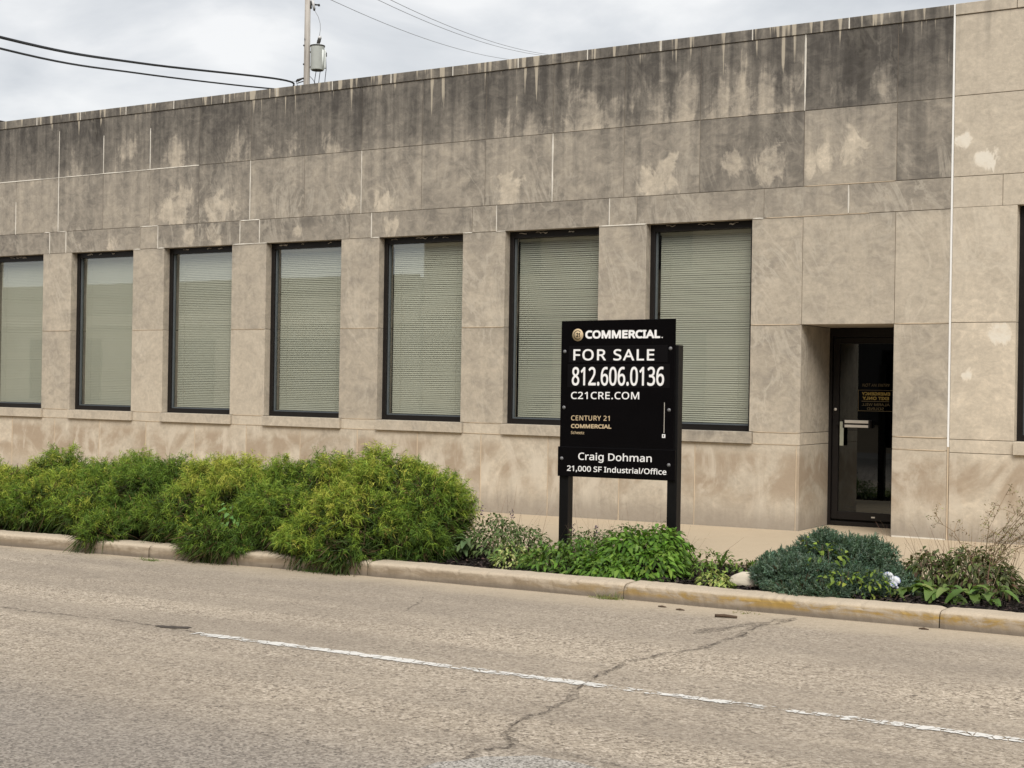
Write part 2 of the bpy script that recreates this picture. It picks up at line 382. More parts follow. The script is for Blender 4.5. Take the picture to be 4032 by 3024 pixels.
M_GROUND = simple('ground_earth', (.17, .16, .11), .95, .1, var=.3, scale=.6)

def leafmat(name, rough=.55, trans=.3, spec=.3):
    k = NM(name); a = k.attr('col').outputs['Color']
    b = k.bsdf(a, rough, spec); t = k.n('ShaderNodeBsdfTranslucent'); k.l(k.mix(.5, a, (.20, .30, .03)), t.inputs[0])
    m = k.n('ShaderNodeMixShader'); m.inputs[0].default_value = trans; k.l(b, m.inputs[1]); k.l(t.outputs[0], m.inputs[2])
    return k.done(m.outputs[0])
M_LEAF = leafmat('leaf', .5, .28, .35)
M_NEEDLE = leafmat('conifer_thread', .6, .22, .25)
M_DRY = leafmat('dry_stem', .8, .05, .1)
M_BARK = simple('bark', (.10, .07, .05), .9, .1, var=.4, scale=30, bump=.01)
M_MULCH = leafmat('mulch_chip', .9, 0.0, .15)

# ------------------------------------------------------------------ ground, road, kerbs, sidewalk
def sheet(name, x0, x1, y0, y1, off, mat, nx=1, ny=1):
    V = [(x0+(x1-x0)*i/nx, y0+(y1-y0)*j/ny, gz(x0+(x1-x0)*i/nx, off)) for j in range(ny+1) for i in range(nx+1)]
    Fq = [(j*(nx+1)+i, j*(nx+1)+i+1, (j+1)*(nx+1)+i+1, (j+1)*(nx+1)+i) for j in range(ny) for i in range(nx)]
    return tag(np_mesh(name, np.array(V), np.array(Fq), mat), kind='structure')
sheet('ground', -400, 400, -400, 400, -.30, M_GROUND)
road = sheet('road', -90, 70, -15.6, -4.6, ROAD, M_ROAD)
KX = [-26, -16, -12, -10.5, -9, -7, -5, -2, 6]; KY = [-5.5, -5.16, -5.0, -4.93, -4.83, -4.74, -4.725, -4.72, -4.72]
def ky(x): return float(np.interp(x, KX, KY))
# soil of the planting strip, follows the kerb
xs = np.linspace(-24, 6, 61)
V = np.array([(x, ky(x)+.2, gz(x, -.035)) for x in xs] + [(x, -2.98, gz(x, -.035)) for x in xs])
n = len(xs); soil = tag(np_mesh('planting_bed', V, np.array([(i, i+1, n+i+1, n+i) for i in range(n-1)]), M_SOIL), kind='structure')
# sidewalk in slabs with tooled joints
wk = bpy.data.objects.new('sidewalk', None); COL.objects.link(wk); tag(wk, kind='structure')
sj = [-26, -23.4, -20.8, -18.2, -15.6, -13.0, -10.4, -7.9, -5.95, -3.35, -.75, 1.85, 4.5]
for a, b in zip(sj, sj[1:]):
    bm = bmesh.new(); v = bm_box(bm, a+.003, b-.003, -2.99, -.003, 0, 1)
    for q in v: q.co.z = gz(q.co.x, 0 if q.co.z > .5 else -.14)
    finish(bm, 'paving_slab', M_WALK, wk, .004)
bm = bmesh.new(); v = bm_box(bm, -5.49, -4.535, .003, 1.3, 0, 1)
for q in v: q.co.z = gz(q.co.x, .001 if q.co.z > .5 else -.14)
finish(bm, 'door_step', M_WALK, wk, .003)
# kerb stones
kb = bpy.data.objects.new('kerb', None); COL.objects.link(kb); tag(kb, kind='structure')
kj = [-24.4, -22, -19.56, -17.1, -14.66, -12.2, -9.78, -7.4, -5.04, -2.71, -.35, 2.05, 5]
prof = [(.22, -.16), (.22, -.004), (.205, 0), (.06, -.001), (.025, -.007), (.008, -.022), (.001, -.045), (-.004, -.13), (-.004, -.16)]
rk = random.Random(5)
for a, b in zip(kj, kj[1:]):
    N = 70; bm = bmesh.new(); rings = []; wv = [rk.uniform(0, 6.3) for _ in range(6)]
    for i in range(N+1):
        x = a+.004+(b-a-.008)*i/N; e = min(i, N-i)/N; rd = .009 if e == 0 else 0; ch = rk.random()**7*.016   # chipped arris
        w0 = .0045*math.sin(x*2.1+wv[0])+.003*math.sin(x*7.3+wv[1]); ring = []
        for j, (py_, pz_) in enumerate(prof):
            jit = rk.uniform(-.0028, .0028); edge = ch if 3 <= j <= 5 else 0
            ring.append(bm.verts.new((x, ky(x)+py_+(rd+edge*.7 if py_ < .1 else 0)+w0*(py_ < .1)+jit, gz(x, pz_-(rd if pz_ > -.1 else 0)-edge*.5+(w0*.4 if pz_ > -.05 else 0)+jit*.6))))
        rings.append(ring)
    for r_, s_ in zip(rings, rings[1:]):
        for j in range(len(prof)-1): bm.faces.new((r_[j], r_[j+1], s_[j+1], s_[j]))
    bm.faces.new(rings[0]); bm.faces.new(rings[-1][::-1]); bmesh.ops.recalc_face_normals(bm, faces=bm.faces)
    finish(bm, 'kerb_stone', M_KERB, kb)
# far side of the street (behind the camera)
box('far_kerb', -90, 70, -15.8, -15.6, -.9, .3, M_GREYC); o = bpy.data.objects['far_kerb']; tag(o, kind='structure')
for q in o.data.vertices: q.co.z = gz(q.co.x, 0 if q.co.z > 0 else -.25)
o = sheet('far_sidewalk', -90, 70, -18.6, -15.8, -.002, M_GREYC)

# markings, cracks and patches lying on the road
def ribbon(name, pts, w, mat, parent, off, seed=1, sub=6, jit=.02):
    rr = random.Random(seed); P = []
    for (a, b) in zip(pts, pts[1:]):
        for i in range(sub): P.append((a[0]+(b[0]-a[0])*i/sub+rr.uniform(-jit, jit), a[1]+(b[1]-a[1])*i/sub+rr.uniform(-jit, jit)))
    P.append(pts[-1]); V = []
    for i, (x, y) in enumerate(P):
        a, b = P[max(i-1, 0)], P[min(i+1, len(P)-1)]; tx, ty = b[0]-a[0], b[1]-a[1]; L = math.hypot(tx, ty) or 1
        h = w*rr.uniform(.25, 1.2)*(.3 if i in (0, len(P)-1) else 1)/2
        for s in (-1, 1): V.append((x-ty/L*h*s, y+tx/L*h*s, gz(x-ty/L*h*s, ROAD+off)))
    return np_mesh(name, np.array(V), np.array([(2*i, 2*i+2, 2*i+3, 2*i+1) for i in range(len(P)-1)]), mat, parent)
V = []; xs = np.linspace(-6.52, 2.5, 120)
for x in xs: V += [(x, -7.715, gz(x, ROAD+.004)), (x, -7.565, gz(x, ROAD+.004))]
np_mesh('lane_line', np.array(V), np.array([(2*i, 2*i+2, 2*i+3, 2*i+1) for i in range(len(xs)-1)]), M_PAINT, road)
CR = [(-3.60, -4.92), (-3.73, -5.30), (-3.66, -5.76), (-3.68, -6.28), (-3.80, -6.65), (-3.83, -7.11), (-3.75, -7.53)]
ribbon('crack', CR, .013, M_TAR, road, .0045, 3)
ribbon('crack', CR, .07, M_FAINT, road, .002, 8, 5, .03)
CR2 = [(-3.75, -7.53), (-3.56, -8.23), (-3.58, -8.54), (-3.45, -8.84), (-3.33, -8.97), (-3.39, -9.11), (-3.37, -9.38), (-3.5, -9.9)]
ribbon('crack', CR2, .012, M_TAR, road, .0045, 4)
ribbon('crack', CR2, .06, M_FAINT, road, .002, 9, 5, .03)
ribbon('crack', [(-3.65, -4.83), (-3.76, -5.23), (-3.94, -5.85)], .12, M_FAINT, road, .003, 12, 5, .03)
ribbon('crack', [(-10.5, -7.6), (-8.42, -7.58), (-8.1, -7.62), (-7.79, -7.6), (-7.31, -7.55), (-6.91, -7.55), (-6.5, -7.63)], .05, M_FAINT, road, .002, 5)
ribbon('crack', [(-4.39, -9.43), (-4.24, -9.47), (-4.12, -9.42), (-4.0, -9.47), (-3.81, -9.49)], .018, M_FAINT, road, .0045, 6)
ribbon('crack', [(-5.96, -6.22), (-6.12, -5.8), (-6.3, -5.5)], .025, M_FAINT, road, .003, 7)
ribbon('crack', [(-3.33, -8.97), (-3.12, -9.0), (-2.87, -9.02), (-2.6, -9.1)], .03, M_FAINT, road, .0075, 17)
def blob(name, c, rx, ry, mat, parent, off, seed, n=40, rot=0.0, rough=.2):
    rr = random.Random(seed); V = [(c[0], c[1], gz(c[0], ROAD+off))]; k_ = [1+rr.uniform(-rough, rough) for _ in range(n)]
    for i in range(n):
        a = 2*math.pi*i/n; q = (k_[i]+k_[i-1])/2; dx, dy = rx*q*math.cos(a), ry*q*math.sin(a)
        x, y = c[0]+dx*math.cos(rot)-dy*math.sin(rot), c[1]+dx*math.sin(rot)+dy*math.cos(rot); V.append((x, y, gz(x, ROAD+off)))
    return np_mesh(name, np.array(V), np.array([(0, 1+i, 1+(i+1) % n) for i in range(n)]), mat, parent)
blob('tar_patch', (-6.79, -7.54), .13, .042, M_TAR2, road, .004, 3, n=26, rot=.3, rough=.38)
blob('grey_patch', (-3.02, -9.55), .42, .46, M_PATCH, road, .005, 6, rough=.12)

# ------------------------------------------------------------------ the limestone building
BLD = empty('limestone_building', (-11, 0, 0), 'long grimy limestone building with a row of tall blinded windows', 'building')
ANX = empty('limestone_annex', (-2, 0, 0), 'cleaner pale limestone section right of the white caulked joint', 'building')
ZC1, ZC0, Z1, Z2, Z3, Z4, ZS1, ZS0 = 5.21, 5.09, 4.303, 3.525, 3.218, 2.105, .985, .86
PATCH = [(-14.45, 3.71, .26), (-14.26, 3.87, .16), (-13.59, 3.72, .27), (-11.43, 3.66, .15), (-10.9, 3.65, .17), (-9.07, 3.66, .22), (-7.19, 3.66, .22), (-7.05, 3.84, .12),
         (-6.31, 3.8, .13), (-5.85, 3.79, .2), (-5.32, 3.8, .15), (-4.97, 3.91, .16),
         (-15.37, 4.6, .2), (-14.39, 4.5, .22), (-13.3, 4.5, .24), (-12.74, 4.4, .12), (-12.35, 4.45, .14), (-16.38, 4.44, .2), (-11.77, 4.4, .16), 
         (-9.22, 4.42, .2), (-8.75, 4.38, .22), (-8.13, 4.42, .34), (-7.8, 4.44, .26), (-7.18, 4.47, .36), (-6.85, 4.55, .28), (-6.36, 4.5, .36), (-5.79, 4.5, .36), (-5.03, 4.46, .17), (-4.65, 4.48, .16),
         (-15.58, 3.32, .12), (-14.17, 3.36, .12), (-13.66, 3.36, .15), (-12.25, 3.34, .10), (-10.78, 3.37, .10), 
         (-3.88, 3.86, .085), (-3.66, 3.70, .10), (-3.5, 2.0, .10), (-3.8, 1.6, .06)]
TONES = {(-6.672, Z2): .14, (-5.497, Z1): .16, (-4.53, Z1): .05, (-4.53, Z2): .10, (-5.497, Z2): -.08, (-12.159, Z2): -.06, (-11.245, Z2): -.05}
rs = random.Random(11); CELLS = {BLD: [], ANX: []}; G_ = .003
def panel(b, x0, x1, z0, z1, dep=.12, name='stone_panel', open_l=False, open_r=False, open_b=False, proud=0.0, tone=None):
    y0 = -proud + rs.uniform(-.0012, .0012)
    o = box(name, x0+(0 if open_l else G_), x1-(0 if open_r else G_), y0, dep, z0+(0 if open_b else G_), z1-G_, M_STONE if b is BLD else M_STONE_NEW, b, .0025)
    if tone is None: tone = TONES.get((round(x0, 3), z0), rs.uniform(-.085, .075))
    if b is ANX: tone = rs.uniform(-.03, .03) - .02
    o['tone'] = float(tone); ps = [p for p in PATCH if x0-.05 < p[0] < x1+.05 and z0-.03 < p[1] < z1+.03][:2]
    for i, nm in enumerate(('patch_a', 'patch_b')):
        o[nm] = [float(q) for q in (ps[i] if i < len(ps) else (0, 0, 0))]
    CELLS[b].append((x0+(G_ if open_l else 0), x1-(G_ if open_r else 0), .007, min(dep, .1), z0+(G_ if open_b else 0), z1))
    return o
JM = [round(-17.645+.9144*k, 3) for k in range(-3, 13)] + [-5.497, -4.53, -3.985]
RN = {n: -17.03+1.829*n for n in range(-1, 7)}; LW = 1.238
for a, b in zip(JM, JM[1:]):
    panel(BLD, a, b, Z1, ZC0); panel(BLD, a, b, Z2, Z1)
CJ = [round(-17.2+.914*k, 3) for k in range(-4, 12)] + [-6.08, -5.033, -3.985]
CJ[0] = JM[0]
for a, b in zip(CJ, CJ[1:]): panel(BLD, a, b, ZC0, ZC1, .4, 'coping_stone', proud=.012, tone=rs.uniform(-.14, .02))
prev = JM[0]
for n in range(-1, 7):
    r = RN[n]; l = r-LW
    panel(BLD, prev, r+.128, Z3, Z2, .3, 'lintel_stone', open_b=True)
    if n < 6: panel(BLD, r+.128, r+.468, Z3, Z2, .12, 'lintel_stone'); prev = r+.468
panel(BLD, RN[6]+.128, -5.017, Z3, Z2, .12, 'lintel_stone', tone=-.06); panel(BLD, -5.017, -3.985, Z3, Z2, .12, 'lintel_stone', tone=-.07)
for n in range(-1, 7):
    x0 = RN[n]; x1 = RN[n+1]-LW if n < 6 else -5.497
    dp = .3 if n < 6 else .9
    panel(BLD, x0, x1, Z4, Z3, .3, open_l=True, open_r=n < 6)
    panel(BLD, x0, x1, ZS1, Z4, dp, open_l=True, open_r=True)
    panel(BLD, x0+.04, x1, ZS0, ZS1, dp, 'band_stone', open_r=True, tone=-.06)
panel(BLD, JM[0], RN[-1]-LW, ZS1, Z3, .3, open_r=True)
panel(BLD, -5.497, -4.53, Z4, Z3, .9, open_b=True, tone=-.02); panel(BLD, -4.53, -3.985, Z4, Z3, .12)
panel(BLD, -4.53, -3.985, ZS1, Z4, .9, open_l=True); panel(BLD, -4.53, -3.985, ZS0, ZS1, .9, 'band_stone', open_l=True)
panel(BLD, -4.53, -3.985, -.3, ZS0, .9, 'base_stone', open_l=True)
for a, b in zip(JM[:-2], JM[1:-2]): panel(BLD, a, b, -.35, ZS0, .9 if b == -5.497 else .12, 'base_stone', open_r=b == -5.497)
# the annex, same plane, cleaner stone
AX0, AWL = -3.967, -3.355; AWR = AWL+LW
for a, b in ((AX0, -2.74), (-2.74, -1.5), (-1.5, -.3), (-.3, .9)):
    panel(ANX, a, b, Z1+.01, ZC0+.01); panel(ANX, a, b, Z2+.002, Z1+.01)
for a, b in ((AX0, -3.385), (-3.385, -2.4), (-2.4, -1.4), (-1.4, -.4), (-.4, .9)): panel(ANX, a, b, ZC0+.01, ZC1+.004, .4, 'coping_stone', proud=.014)
for a, b in ((AX0, -3.494), (-3.494, -1.97), (-1.97, .9)): panel(ANX, a, b, Z3+.01, Z2+.002, .3, 'lintel_stone', open_b=True)
for a, b, lo, ro in ((AX0, AWL, 0, 1), (AWR, .9, 1, 0)):
    panel(ANX, a, b, Z4+.005, Z3+.01, .3, open_l=lo, open_r=ro); panel(ANX, a, b, ZS1-.01, Z4+.005, .3, open_l=lo, open_r=ro)
    panel(ANX, a+(.04 if lo else 0), b, ZS0-.015, ZS1-.01, .3, 'band_stone')
for a, b in ((AX0, -2.74), (-2.74, -1.5), (-1.5, -.3), (-.3, .9)): panel(ANX, a, b, -.3, ZS0-.015, .12, 'base_stone')
for b, nm in ((BLD, 'wall_core'), (ANX, 'wall_core')): boxes(nm, CELLS[b], M_CORE, b)
# shells: roof, back and side walls, floor
def shell(b, x0, x1):
    boxes('outer_wall', [(x0, x1, 11.8, 12, -.4, 5.05), (x0, x0+.15, .13, 11.8, -.4, 5.05), (x1-.15, x1, .13, 11.8, -.4, 5.05)], M_CORE, b)
    box('roof', x0+.15, x1-.15, .14, 11.8, 4.75, 4.9, M_ROOF, b); box('parapet_back', x0+.16, x1-.16, .14, .30, 4.9, 5.08, M_CORE, b)
    box('floor_slab', x0+.15, x1-.15, .92, 11.8, -.3, .06, M_DARKIN, b); box('partition', x0+.16, x1-.16, 2.6, 2.7, .06, 4.75, M_DARKIN, b)
shell(BLD, JM[0], -3.99); shell(ANX, -3.96, .9)
# pointing: white strips in some joints, buff in the low ones
rj = random.Random(33)
def ragged(b, p0, p1, mat, w, y0=-.0035):
    """pointing strip of uneven width between two points of the wall face"""
    L = math.hypot(p1[0]-p0[0], p1[1]-p0[1]); m = max(3, int(L/.05)); ux, uz = (p1[0]-p0[0])/L, (p1[1]-p0[1])/L; V = []; h = w
    for i in range(m+1):
        h = min(1.35*w, max(.55*w, h+rj.uniform(-.32, .32)*w)); c = rj.uniform(-.12, .12)*w; t = L*i/m; hh = h*(.4 if i in (0, m) else 1)
        for sd_ in (-1, 1): V += [(p0[0]+ux*t-uz*(c+sd_*hh), y0+(.0 if sd_ < 0 else 0), p0[1]+uz*t+ux*(c+sd_*hh))]
    n_ = len(V); V += [(x, .006, z) for x, y, z in V]
    Fq = [(2*i, 2*i+2, 2*i+3, 2*i+1) for i in range(m)]+[(2*i+1, 2*i+3, n_+2*i+3, n_+2*i+1) for i in range(m)]+[(2*i, n_+2*i, n_+2*i+2, 2*i+2) for i in range(m)]
    return np_mesh('mortar_joint', np.array(V), np.array(Fq), mat, b)
def vj(b, x, z0, z1, mat=None, w=.006): ragged(b, (x, z0), (x, z1), mat or M_JOINT, w)
def hj(b, x0, x1, z, mat=None, w=.0055): ragged(b, (x0, z), (x1, z), mat or M_JOINT, w, -.0037)
J = lambda k: -17.645+.9144*k
vj(BLD, J(1), Z2, ZC0-.12); vj(BLD, J(2), Z1, 4.84); vj(BLD, J(3), Z1, 4.87); vj(BLD, J(0), Z2, 4.0); vj(BLD, J(5), Z2, Z1); vj(BLD, J(7), Z2, Z1); vj(BLD, J(10), Z2, Z1, w=.008)
vj(BLD, -5.497, Z1, ZC0, w=.008); hj(BLD, -20.3, -13.98, Z1); vj(BLD, J(-1), Z2, Z1)
for x, z0, z1 in ((-16.902, Z3, Z2), (-16.562, Z3, Z2), (-14.733, Z3, Z2), (-13.238, Z3, Z2), (-12.899, Z3, Z2), (-11.076, Z3, Z2), (-9.247, Z3, Z2), (-7.758, Z3, Z2), (-5.017, Z3+.01, Z2-.01)): vj(BLD, x, z0, z1)
for x0, x1, z in ((-16.73, -16.56, Z2), (-15.07, -14.73, Z2), (-13.24, -12.9, Z2), (-13.36, -12.77, Z3), (-11.08, -10.945, Z3), (-9.25, -9.12, Z3), (-9.71, -9.58, Z3), (-7.885, -7.295, Z3), (-6.05, -5.93, Z3), (-15.2, -15.06, Z3), (-14.74, -14.61, Z3), (-17.02, -16.9, Z2)): hj(BLD, x0, x1, z)
hj(BLD, -5.9, -4.8, Z3, M_JOINT2, .004); hj(BLD, -5.49, -4.54, Z2, M_JOINT2, .004)
for x in CJ[1:-1]: box('mortar_joint', x-.006, x+.006, -.0155, .006, ZC0+.004, ZC1-.006, M_JOINT, BLD)
for x in JM[1:-3]: vj(BLD, x, -.1, ZS0-.005, M_JOINT2, .0045)
vj(BLD, -5.53, -.1, ZS0-.005, M_JOINT2, .0035)
for n in range(-1, 7):
    x1 = RN[n+1]-LW if n < 6 else -5.5
    hj(BLD, RN[n]+.003, x1-.003, Z4, M_JOINT2, .004); hj(BLD, RN[n]+.045, x1-.003, ZS0, M_JOINT2, .004); hj(BLD, RN[n]+.045, x1-.003, ZS1, M_JOINT2, .003)
for z in (Z4, ZS0, ZS1): hj(BLD, -4.525, -3.99, z, M_JOINT2, .004)
box('caulk_joint', -3.985, -3.967, -.004, .05, .9, ZC1+.002, M_CAULK, ANX); box('caulk_joint', -3.983, -3.969, -.003, .05, -.2, .9, M_JOINT2, ANX)
box('caulk_joint', -4.52, -3.99, -.008, .0, gz(-4.3)-.01, gz(-4.3)+.012, M_JOINT, BLD)
# windows
def slat_mesh(w, h, pitch, tilt, seed=0):
    V, Fq = [], []; nsl = int(h/pitch); hw = .0135; rb = random.Random(seed+70); t0 = tilt
    for i in range(nsl):
        z = h-.03-i*pitch; base = len(V); tilt = t0+R(rb.gauss(0, 2.2)+3*math.sin(i*.13+seed)); ct, s_ = math.cos(tilt), math.sin(tilt); sl_ = rb.gauss(0, .0012)
        for j in (-1, 0, 1):
            u = j*hw; cy = u*ct; cz = u*s_ + (.0022*ct if j == 0 else 0); cyy = cy - (.0022*s_ if j == 0 else 0)
            V += [(0, cyy, z+cz), (w, cyy, z+cz+sl_)]
        Fq += [(base, base+1, base+3, base+2), (base+2, base+3, base+5, base+4)]
    return np.array(V), np.array(Fq)
def window(b, l, n, tilt, z0=ZS1, z1=Z3):
    r = l+LW; f = .055; y0, y1 = .105, .175
    fr = boxes('window', [(l, l+f, y0, y1, z0, z1), (r-f, r, y0, y1, z0, z1), (l+f, r-f, y0, y1, z1-.075, z1), (l+f, r-f, y0, y1, z0, z0+.06)], M_BRONZE, b, .002)
    boxes('glazing_bead', [(l+f, l+f+.014, .135, .17, z0+.06, z1-.075), (l+f+.014, r-f, .135, .17, z0+.06, z0+.074)], M_GASKET, fr)
    box('glass_pane', l+f+.001, r-f-.001, .150, .156, z0+.061, z1-.076, M_GLASS, fr)
    V, Fq = slat_mesh(LW-2*f-.05, z1-z0-.17, .0235, tilt, n); V = V + np.array((l+f+.025, .215, z0+.08))
    bl = np_mesh('blind', V, Fq, M_BLIND, fr); bl['kind'] = 'stuff'
    boxes('blind_headrail', [(l+f+.02, r-f-.02, .195, .235, z1-.11, z1-.08)], M_BLIND, fr)
    boxes('blind_cord', [(l+f+.02+q, l+f+.0215+q, .1985, .2, z0+.09, z1-.11) for q in (.13, .95)], M_BLIND, fr)
    s_ = box('sill', l, r+.04, -.04, .16, ZS0 if b is BLD else ZS0-.015, z0-.002, M_STONE if b is BLD else M_STONE_NEW, fr, .004)
    s_['tone'] = .22 if n == 6 else (.10 if n in (4, 5) else .04); s_['patch_a'] = [0., 0., 0.]; s_['patch_b'] = [0., 0., 0.]
    # torn sealant along the head
    rr = random.Random(40+n); bm = bmesh.new()
    for i in range(5):
        x = l+.1+rr.random()*(LW-.3); L = rr.uniform(.03, .12); a = [bm.verts.new((x+L*q/3, .098+rr.uniform(-.004, .004), z1-.012-rr.random()*.02)) for q in range(4)]
        c = [bm.verts.new((q.co.x, q.co.y-.004, q.co.z-rr.uniform(.004, .014))) for q in a]
        for q in range(3): bm.faces.new((a[q], a[q+1], c[q+1], c[q]))
    finish(bm, 'torn_sealant', M_ALU, fr)
    return fr
TILT = {-1: 68, 0: 76, 1: 76, 2: 63, 3: 61, 4: 61, 5: 52, 6: 59}
for n in range(-1, 7): window(BLD, RN[n]-LW, n, R(TILT[n]))
window(ANX, AWL, 9, R(64), ZS1-.01, Z3+.01)

# door in its recess
YD = .88
dr = boxes('door', [(-5.463, -5.395, YD, YD+.045, .05, 2.0), (-4.62, -4.55, YD, YD+.045, .05, 2.0), (-5.395, -4.62, YD, YD+.045, 1.935, 2.0), (-5.395, -4.62, YD, YD+.045, .05, .135)], M_BRONZE, BLD, .003)
boxes('door_frame', [(-5.497, -5.466, YD-.03, YD+.07, -.05, 2.1), (-4.547, -4.531, YD-.03, YD+.07, -.05, 2.1), (-5.466, -4.547, YD-.03, YD+.07, 2.004, 2.1)], M_BRONZE, dr, .002)
box('threshold', -5.466, -4.547, YD-.03, YD+.07, -.05, .03, M_BRONZE, dr, .003)
box('glass_pane', -5.394, -4.621, YD+.018, YD+.024, .136, 1.934, M_DGLASS, dr)
lathe('lock_cylinder', [(.016, 0), (.016, .01), (.012, .014)], (-5.43, YD, 1.228), (0, -1, 0), M_ALU, dr)
boxes('push_bar', [(-5.31, -5.05, YD-.055, YD-.045, 1.085, 1.118), (-5.31, -5.05, YD-.055, YD-.045, 1.040, 1.068)], M_ALU, dr, .002)
boxes('push_bar_bracket', [(-5.40, -5.03, YD-.044, YD-.03, 1.068, 1.086), (-5.05, -5.03, YD-.056, YD, 1.035, 1.122), (-5.33, -5.31, YD-.056, YD, 1.035, 1.122)], M_BRONZE, dr, .002)
box('pull_handle', -5.365, -5.322, YD-.05, YD-.035, .84, 1.10, M_GREENBAR, dr, .004)
box('rail_tag', -5.02, -4.98, YD-.002, YD+.0, .082, .096, M_ALU, dr)

# lettering
try:    # the sans face that ships with Blender, else its built-in one
    FONT = bpy.data.fonts.load(bpy.utils.system_resource('DATAFILES')+'/fonts/NotoSansHebrew-Regular.woff2')
except Exception:
    FONT = None
def text_mesh(s, x0, x1, z0, z1, bold=0.0, italic=0.0, flip=False, space=1.0):
    c = bpy.data.curves.new('t', 'FONT'); c.body = s; c.font = FONT if FONT else c.font; c.size = 1; c.shear = italic; c.space_character = space; c.resolution_u = 4
    o = bpy.data.objects.new('t', c); COL.objects.link(o); bpy.context.view_layer.update()
    me = bpy.data.meshes.new_from_object(o.evaluated_get(bpy.context.evaluated_depsgraph_get()))
    bpy.data.objects.remove(o); bpy.data.curves.remove(c)
    co = np.empty(len(me.vertices)*3, np.float32); me.vertices.foreach_get('co', co); co = co.reshape(-1, 3)
    lo, hi = co.min(0), co.max(0); u = (co[:, 0]-lo[0])/(hi[0]-lo[0]); v = (co[:, 1]-lo[1])/(hi[1]-lo[1])
    if flip: u = 1-u
    d = bold*(z1-z0); co[:, 0] = x0+d+(x1-x0-2*d)*u; co[:, 2] = z0+d+(z1-z0-2*d)*v; co[:, 1] = 0
    me.vertices.foreach_set('co', co.ravel()); me.update()
    return me
def lettering(s, x0, x1, z0, z1, y, mat, parent, name='lettering', shear=0.0, **k):
    """one flat mesh for each word"""
    me = text_mesh(s, x0, x1, z0, z1, **k)
    co = np.array([tuple(v.co) for v in me.vertices]); co[:, 1] = y; co[:, 2] += shear*(co[:, 0]-x0)
    P = [list(p.vertices) for p in me.polygons]; bpy.data.meshes.remove(me)
    lo = np.array([co[p, 0].min() for p in P]); hi = np.array([co[p, 0].max() for p in P]); words = s.split(' ')
    edge = []
    if len(words) > 1:
        o = np.argsort(lo); top = -9e9; gaps = []
        for i in o:
            if lo[i] > top and top > -1e9: gaps.append((lo[i]-top, (lo[i]+top)/2))
            top = max(top, hi[i])
        edge = sorted(g[1] for g in sorted(gaps)[-(len(words)-1):])
    for w in range(len(edge)+1):
        a_ = edge[w-1] if w else -9e9; b_ = edge[w] if w < len(edge) else 9e9
        Q = [p for p, l_ in zip(P, lo) if a_ <= l_ < b_]; use = sorted({i for p in Q for i in p}); ix = {v: i for i, v in enumerate(use)}
        d = k.get('bold', 0)*(z1-z0); base = co[use]; F0 = [[ix[i] for i in p] for p in Q]; VV = [base]; FF = list(F0)
        if d:                                   # bold face: the outline thickened by thin shifted layers
            for j in range(10):
                VV.append(base + np.array((d*math.cos(j*.6283), -.00006*(j+1), d*math.sin(j*.6283)))); FF += [[i+len(base)*(j+1) for i in f] for f in F0]
        m2 = bpy.data.meshes.new(name); m2.from_pydata([tuple(v) for v in np.concatenate(VV)], [], FF); m2.update()
        link(name, m2, mat, parent)
yn = YD+.015
lettering('NOT AN ENTRY', -5.145, -4.842, 1.477, 1.510, yn, M_DOORPALE, dr, 'notice_lettering', italic=.2)
lettering('EMERGENCY', -5.148, -4.842, 1.385, 1.42, yn, M_DOORGOLD, dr, 'notice_lettering', bold=.07, flip=True)
lettering('EXIT ONLY', -5.140, -4.853, 1.337, 1.372, yn, M_DOORGOLD, dr, 'notice_lettering', bold=.07, flip=True)
lettering('ALARM WILL', -5.146, -4.845, 1.274, 1.302, yn, M_DOORPALE, dr, 'notice_lettering', flip=True)
lettering('SOUND', -5.089, -4.907, 1.229, 1.258, yn, M_DOORPALE, dr, 'notice_lettering', flip=True)
boxes('notice_border', [(-5.187, -4.63, yn-.001, yn, 1.438, 1.442), (-5.187, -4.63, yn-.001, yn, 1.217, 1.221), (-5.187, -5.183, yn-.001, yn, 1.221, 1.438), (-5.15, -4.85, yn-.001, yn, 1.319, 1.325)], M_DOORPALE, dr)

# ------------------------------------------------------------------ the sale sign
YS = -3.45
SG = empty('sale_sign', (-5.8, YS, gz(-5.8)), 'tall black property sale sign with white lettering on two posts', 'sign')
def skew_box(name, x0, x1, y0, y1, z0, z1, mat, par, bev=.003):      # board hung parallel to the sloping street
    o = box(name, x0, x1, y0, y1, z0, z1, mat, par, bev)
    for q in o.data.vertices: q.co.z += SL*(q.co.x-x0)
    return o
for x0 in (-6.348, -5.322): box('post', x0, x0+.088, YS+.012, YS+.100, -.4, 1.785, M_POST, SG, .004)
pn = skew_box('sign_board', -6.343, -5.26, YS, YS+.011, .80, 1.992, M_BLACK, SG)
rd = skew_box('rider_board', -6.352, -5.238, YS-.014, YS-.002, .660, .914, M_BLACK, SG)
skew_box('sticker', -6.266, -5.328, YS-.0014, YS-.0002, 1.637, 1.778, M_BLACK2, pn, 0)
skew_box('sticker', -6.274, -5.305, YS-.0012, YS-.0002, 1.423, 1.622, M_BLACK2, pn, 0)
T = dict(shear=SL)
yl = YS-.0022
lettering('COMMERCIAL', -6.106, -5.397, 1.838, 1.910, yl, M_WHITE, pn, bold=.075, space=1.0, shear=.003)
lettering('.', -5.385, -5.375, 1.842, 1.852, yl, M_WHITE, pn)
lettering('FOR SALE', -6.220, -5.449, 1.653, 1.750, yl, M_WHITE, pn, bold=.028, space=1.12, shear=.002)
lettering('812.606.0136', -6.231, -5.356, 1.437, 1.598, yl, M_WHITE, pn, bold=.020, shear=.010)
lettering('C21CRE.COM', -6.237, -5.583, 1.322, 1.385, yl, M_WHITE, pn, bold=.022, space=1.05, shear=.014)
